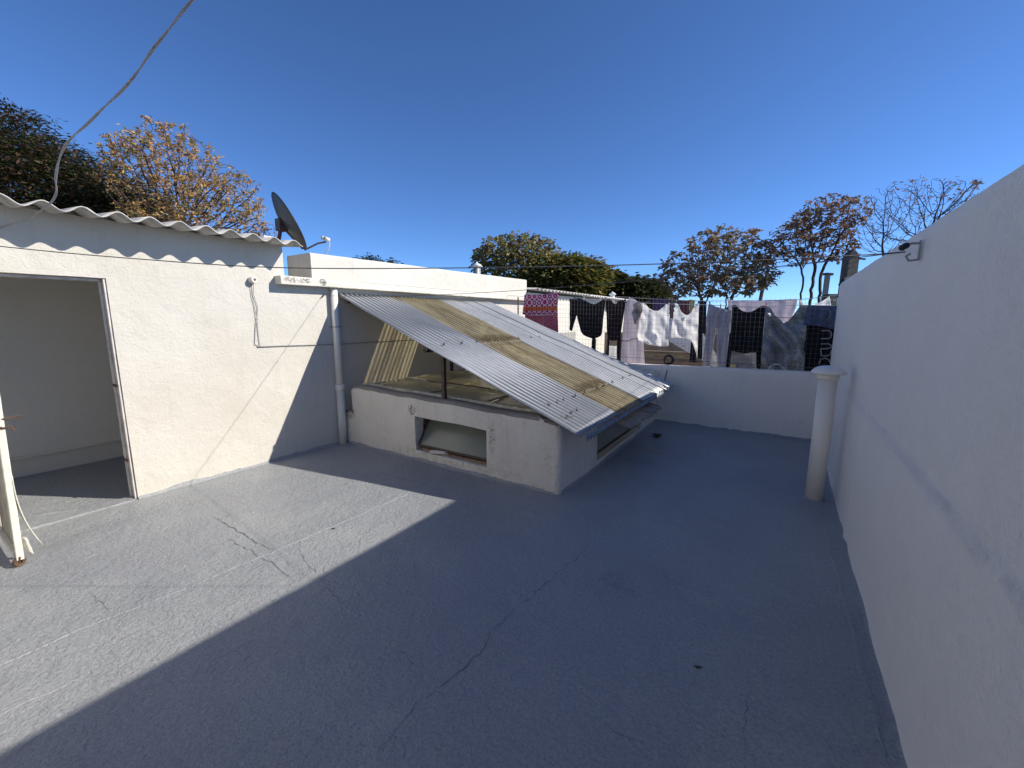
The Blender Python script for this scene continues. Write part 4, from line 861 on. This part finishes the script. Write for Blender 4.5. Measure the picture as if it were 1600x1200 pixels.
# ------------------------------------------------------------------ trees
def leafmat(name, cols, trans=.3):
    m = M(name, .6, cols[0], spec=.25); g_ = m.N('ShaderNodeNewGeometry'); n_ = len(cols)
    c = m.ramp(g_.outputs['Random Per Island'], [(i / n_, cc) for i, cc in enumerate(cols)], 'CONSTANT')
    big = m.noise(.7, 4, .6); c = m.mix(m.ramp(big, [(.35, 0), (.65, .6)]), c, m.mix(1.0, c, (.8, .62, .5), 'MULTIPLY')); m.color(c)
    out = m.t.nodes['Material Output']; tl = m.N('ShaderNodeBsdfTranslucent'); m.L(c, tl.inputs[0]); mx = m.N('ShaderNodeMixShader'); mx.inputs[0].default_value = trans
    m.L(m.b.outputs[0], mx.inputs[1]); m.L(tl.outputs[0], mx.inputs[2]); m.L(mx.outputs[0], out.inputs[0]); return m.m
BARK = plain('brown_bark', (.085, .055, .045), .95, 0, .3, 6, .01, 20)
BARKG = plain('grey_bark', (.11, .095, .085), .95, 0, .3, 6, .01, 20)
def ellipsoid_points(ells, D, n, shell=0.0, depth=.8, seed=1):
    g_ = np.random.default_rng(seed); out = []; ws = np.array([e[2] * e[3] for e in ells], float); ws /= ws.sum()
    k = D / F
    while len(out) < n:
        e = ells[g_.choice(len(ells), p=ws)]; v = g_.normal(size=3); v /= np.linalg.norm(v); r = g_.random() ** (1 / 3)
        if shell: r = 1 - shell * g_.random() ** 1.3
        v = v * r
        c = far(e[0], e[1], D + (e[4] if len(e) > 4 else 0))
        p = c + RT * (v[0] * e[2] * k) + Vector((0, 0, 1)) * (v[2] * e[3] * k) + Vector((FW.x, FW.y, 0)).normalized() * (v[1] * e[2] * k * depth)
        out.append(tuple(p))
    return np.array(out)
def grow(bases, A, step, infl=3.0, kill=.5, maxn=5000, seed=0, bend=.15, up=.12):
    g_ = np.random.default_rng(seed); N = []; par = []
    cen = A.mean(0); zlow = A[:, 2].min()
    for b in bases:
        p = np.array(b, float); last = -1
        tgt = A[np.argmin(np.linalg.norm(A[:, :2] - p[:2], axis=1) + .6 * np.abs(A[:, 2] - zlow))]
        while True:
            N.append(p.copy()); par.append(last); last = len(N) - 1
            if np.min(np.linalg.norm(A - p, axis=1)) < infl * .55 or len(N) > 800: break
            d = tgt - p; d /= np.linalg.norm(d); d = d * .75 + np.array([0, 0, .25]) + g_.normal(size=3) * bend * .6; p = p + d / np.linalg.norm(d) * step
    N = [np.array(x) for x in N]; alive = A.copy()
    near = np.full(len(alive), 1e9); ni = np.zeros(len(alive), int)
    def upd(st):
        nonlocal near, ni
        for i in range(st, len(N)):
            d = np.linalg.norm(alive - N[i], axis=1); m_ = d < near; near[m_] = d[m_]; ni[m_] = i
    upd(0)
    for it in range(140):
        if len(N) > maxn or len(alive) == 0: break
        act = near < infl
        if not act.any(): act = near < near.min() + .5
        st = len(N)
        idx = ni[act]; dirs = alive[act] - np.array([N[i] for i in idx]); dirs /= np.linalg.norm(dirs, axis=1)[:, None] + 1e-9
        for i in np.unique(idx):
            d = dirs[idx == i].sum(0); d /= np.linalg.norm(d) + 1e-9; d = d + g_.normal(size=3) * bend; d[2] += up; d /= np.linalg.norm(d)
            N.append(N[i] + d * step); par.append(int(i))
        upd(st); keep = near > kill; alive = alive[keep]; near = near[keep]; ni = ni[keep]
        if len(N) == st: break
    return np.array(N), par
def tree(name, lab, cat, bases, ells, D, natt, step, leaf, lmat, bark, r_tip=.012, r_pow=2.3, seed=0, kill=None, infl=None, group='trees beyond the rooftops', maxtrunk=.3, dens=1.0, depth=.8, bend=.15, trunkdepth=0):
    A = ellipsoid_points(ells, D, natt, seed=seed + 1, depth=depth)
    N, par = grow(bases, A, step, infl or step * 7, kill or step * 1.6, seed=seed, bend=bend)
    n = len(N); ch = [[] for _ in range(n)]
    for i, p in enumerate(par):
        if p >= 0: ch[p].append(i)
    rad = np.zeros(n)
    for i in range(n - 1, -1, -1):
        rad[i] = r_tip if not ch[i] else min(maxtrunk, sum(rad[c_] ** r_pow for c_ in ch[i]) ** (1 / r_pow))
    tb = thing(name, lab, cat, tuple(bases[0]), group)
    mb = MB()
    V = []; Fc = []
    for i in range(n):
        p = par[i]
        if p < 0: continue
        a, b = Vector(N[p]), Vector(N[i]); d = (b - a).normalized(); o_ = d.orthogonal().normalized(); q = d.cross(o_); k = 6 if rad[i] > .05 else (4 if rad[i] > .025 else 3); s0 = len(V)
        ra = min(rad[p], rad[i] * 1.25)
        for c_, r in ((a - d * ra * .3, ra), (b, rad[i])):
            for j in range(k): t = 2 * math.pi * j / k; V.append(tuple(c_ + (o_ * math.cos(t) + q * math.sin(t)) * r))
        for j in range(k): j2 = (j + 1) % k; Fc.append((s0 + j, s0 + j2, s0 + k + j2, s0 + k + j))
    mesh('trunk', V, Fc, bark, tb, False)
    if leaf:
        nl, L, w_, droop, pr = leaf; g_ = np.random.default_rng(seed + 5)
        tips = [i for i in range(n) if rad[i] < r_tip * 2.1 and (not ch[i] or g_.random() < pr)]
        allv = []; cnt = 0
        for i in tips:
            if g_.random() > dens: continue
            k = int(nl * (.6 + .8 * g_.random())); c = N[i] + g_.normal(size=(k, 3)) * step * .35
            d = g_.normal(size=(k, 3)); d[:, 2] = d[:, 2] * .45 - droop; d /= np.linalg.norm(d, axis=1)[:, None]
            s = np.cross(d, g_.normal(size=(k, 3))); s /= np.linalg.norm(s, axis=1)[:, None]
            l_ = (L * (.6 + .8 * g_.random(k)))[:, None]; ww = l_ * w_ / L * .5
            allv.append(np.stack([c, c + d * l_ * .5 + s * ww, c + d * l_, c + d * l_ * .5 - s * ww], 1)); cnt += k
        if allv:
            arr = np.concatenate(allv).reshape(-1, 3); me = bpy.data.meshes.new('crown'); q = len(arr) // 4
            me.from_pydata(arr.tolist(), [], np.arange(q * 4).reshape(-1, 4).tolist()); link('crown', me, lmat, tb)
    return tb
def gbase(u, D, dd=0): p = far(u, 470, D + dd); return (p.x, p.y, -3.35)
def mass(name, lab, cat, base, ells, D, n, L, w_, lmat, bark, seed, shell=.35, flat=.3, depth=.9, drp=.25, nclump=0, group='trees beyond the rooftops', clr=.35):
    """dense evergreen: overlapping leafy sprays spread through the crown, plus a limbed trunk"""
    g_ = np.random.default_rng(seed); nc = nclump or n // 26
    P = ellipsoid_points(ells, D, nc, shell, depth, seed); cen = P.mean(0)
    out = []
    for c in P:
        k = int(26 * (.5 + g_.random())); rd = c - cen; rd[2] *= .4; rd /= np.linalg.norm(rd) + 1e-6
        cc = c + g_.normal(size=(k, 3)) * np.array([clr, clr, clr * flat])
        d = g_.normal(size=(k, 3)) * .6 + rd; d[:, 2] = d[:, 2] * .4 - drp; d /= np.linalg.norm(d, axis=1)[:, None]
        s = np.cross(d, np.array([0, 0, 1.0]) + g_.normal(size=(k, 3)) * .5); s /= np.linalg.norm(s, axis=1)[:, None]
        l_ = (L * (.6 + .8 * g_.random(k)))[:, None]; ww = l_ * w_ / L * .5
        out.append(np.stack([cc, cc + d * l_ * .5 + s * ww, cc + d * l_, cc + d * l_ * .5 - s * ww], 1))
    arr = np.concatenate(out).reshape(-1, 3); tb = thing(name, lab, cat, base, group)
    me = bpy.data.meshes.new('crown'); q = len(arr) // 4; me.from_pydata(arr.tolist(), [], np.arange(q * 4).reshape(-1, 4).tolist()); link('crown', me, lmat, tb)
    A = ellipsoid_points(ells, D, 140, 0, depth, seed + 2); N, par = grow([base], A, .5, 4, .9, seed=seed, bend=.2)
    m_ = MB()
    n2 = len(N); chn = np.zeros(n2)
    r = np.zeros(n2); kids = [[] for _ in range(n2)]
    for i, p in enumerate(par):
        if p >= 0: kids[p].append(i)
    for i in range(n2 - 1, -1, -1): r[i] = .03 if not kids[i] else min(.35, sum(r[c_] ** 2.2 for c_ in kids[i]) ** (1 / 2.2))
    for i in range(n2):
        if par[i] >= 0: m_.tube([N[par[i]], N[i]], [min(r[par[i]], r[i] * 1.2), r[i]], 5, False)
    m_.go('trunk', bark, tb); return tb
GD = [(.030, .050, .018), (.045, .066, .022), (.065, .078, .028), (.12, .07, .045), (.15, .085, .055), (.035, .05, .02)]
mass('evergreen_tree', 'huge dark layered evergreen with reddish brown tips behind the shed roof', 'tree', gbase(-40, 24), [(-45, 345, 190, 188), (70, 360, 165, 128), (-190, 330, 150, 190), (185, 380, 100, 98)], 24, 300000, .27, .075, leafmat('dark_layered_foliage', GD, .2), BARK, 11, .35, .28, .8, .2, clr=.45)
GOLD = [(.60, .36, .14), (.70, .47, .21), (.48, .30, .13), (.68, .46, .27), (.20, .23, .08), (.74, .44, .14), (.30, .31, .11)]
tree('golden_tree', 'golden leaved deciduous tree with open dark limbs behind the shed roof', 'tree', [gbase(275, 21)], [(262, 285, 92, 88), (345, 315, 66, 58), (200, 245, 40, 40), (382, 348, 34, 22), (300, 350, 90, 50)], 21, 3800, .20, (13, .15, .07, .25, .5), leafmat('golden_foliage', GOLD, .4), BARK, .011, seed=21, kill=.28, dens=.8, maxtrunk=.3)
tree('small_reddish_tree', 'small reddish sparse tree just left of the satellite dish', 'tree', [gbase(420, 24)], [(412, 368, 22, 24)], 24, 500, .2, (7, .16, .06, .2, .5), leafmat('reddish_foliage', [(.26, .12, .08), (.32, .16, .09), (.2, .12, .07)], .3), BARK, seed=23)
mass('dark_treetop', 'small dark treetop just showing over the long white parapet', 'tree', gbase(583, 34), [(580, 411, 17, 9), (606, 414, 9, 5)], 34, 1400, .3, .1, leafmat('dark_green_far', [(.03, .045, .015), (.05, .065, .025)], .2), BARK, 24, .6, .5, clr=.3)
YG = [(.14, .18, .045), (.20, .22, .06), (.30, .26, .09), (.34, .23, .11), (.11, .14, .04), (.40, .28, .16)]
tree('yellow_green_tree', 'rounded yellow green tree with several thin trunks beyond the parapet', 'tree', [gbase(808, 25)], [(806, 405, 70, 40), (765, 402, 32, 24), (848, 400, 30, 30)], 25, 3000, .22, (12, .25, .12, .25, .6), leafmat('yellow_green_foliage', YG, .35), BARKG, .010, dens=.95, seed=31, maxtrunk=.12)
mass('bushy_tree', 'bushy green and ochre tree right of the yellow green one', 'tree', gbase(880, 23), [(880, 437, 52, 32), (845, 448, 30, 28), (918, 430, 24, 18)], 23, 70000, .26, .12, leafmat('ochre_green_foliage', [(.10, .13, .03), (.15, .18, .045), (.28, .23, .06), (.34, .24, .07), (.07, .10, .025)], .3), BARK, 33, .45, .6, clr=.28)
mass('dark_bushy_tree', 'dark green bushy tree behind the neighbouring corrugated roof', 'tree', gbase(985, 27), [(988, 462, 46, 24), (945, 450, 34, 24), (1022, 470, 20, 16)], 27, 60000, .28, .13, leafmat('deep_green_foliage', [(.032, .055, .018), (.05, .075, .023), (.07, .085, .026), (.12, .11, .035)], .25), BARK, 35, .45, .6, clr=.28)
BR = [(.32, .20, .13), (.40, .26, .17), (.22, .19, .09), (.46, .33, .22), (.16, .17, .075)]
tree('brown_seeded_tree', 'round spreading tree with brown and green leaf tufts above the white tops', 'tree', [gbase(1137, 18), gbase(1100, 18.5)], [(1128, 402, 72, 48), (1058, 432, 32, 36), (1185, 415, 30, 42), (1120, 440, 85, 28)], 18, 2600, .17, (13, .20, .085, .35, .3), leafmat('brown_tuft_foliage', BR, .3), BARK, .0085, kill=.24, dens=.8, seed=41, maxtrunk=.16, bend=.22)
pm = thing('palm_tree', 'slender distant palm seen between the round tree and tall trunks', 'palm', gbase(1193, 60), 'trees beyond the rooftops')
pt = far(1194, 437, 60); MB().tube([pm.location, (pt.x - .3, pt.y, pt.z * .5), pt], [.3, .26, .24], 7).go('trunk', BARKG, pm)
V = []; Fc = []
for k in range(46):
    a = random.uniform(0, 6.28); el = random.uniform(-1.1, 1.0); L_ = random.uniform(1.0, 1.6); d = Vector((math.cos(a) * math.cos(el), math.sin(a) * math.cos(el), math.sin(el))); s = d.cross(Vector((0, 0, 1))).normalized() * .16; b0 = len(V)
    V += [pt, pt + d * L_ * .5 + s + Vector((0, 0, .1)), pt + d * L_ - Vector((0, 0, .5)), pt + d * L_ * .5 - s + Vector((0, 0, .1))]; Fc.append((b0, b0 + 1, b0 + 2, b0 + 3))
mesh('fronds', V, Fc, leafmat('palm_fronds', [(.035, .045, .015), (.06, .06, .025), (.08, .07, .04)], .2), pm)
RED = [(.27, .15, .10), (.35, .20, .13), (.21, .12, .08), (.18, .16, .08), (.42, .28, .18)]
tree('slim_reddish_tree', 'slim tree with curved trunk and reddish tufts right of the round tree', 'tree', [gbase(1250, 16.5)], [(1236, 378, 36, 34), (1215, 395, 24, 22), (1255, 400, 20, 22)], 16.5, 900, .16, (13, .17, .07, .3, .35), leafmat('red_tuft_foliage', RED, .3), BARK, .0085, kill=.24, dens=.8, seed=51, maxtrunk=.10, bend=.22)
tree('tall_reddish_tree', 'tallest tree with reddish crown and forked dark trunks over the skirt', 'tree', [gbase(1278, 17), gbase(1268, 17.3)], [(1298, 342, 58, 36), (1260, 350, 30, 28), (1325, 335, 34, 26), (1290, 385, 50, 26)], 17, 2400, .16, (13, .17, .07, .3, .35), leafmat('red_brown_foliage', RED, .3), BARK, .0085, kill=.24, dens=.8, seed=53, maxtrunk=.15, bend=.2)
tree('bare_tree', 'nearly bare twiggy tree behind the top of the boundary wall', 'tree', [gbase(1375, 15), gbase(1440, 15.3)], [(1430, 330, 92, 50), (1385, 365, 48, 36), (1490, 312, 45, 28)], 15, 3800, .13, (4, .11, .035, .3, .10), leafmat('last_red_leaves', RED, .3), BARK, .0065, seed=61, maxtrunk=.11, bend=.09, kill=.24, dens=.6, infl=1.6)
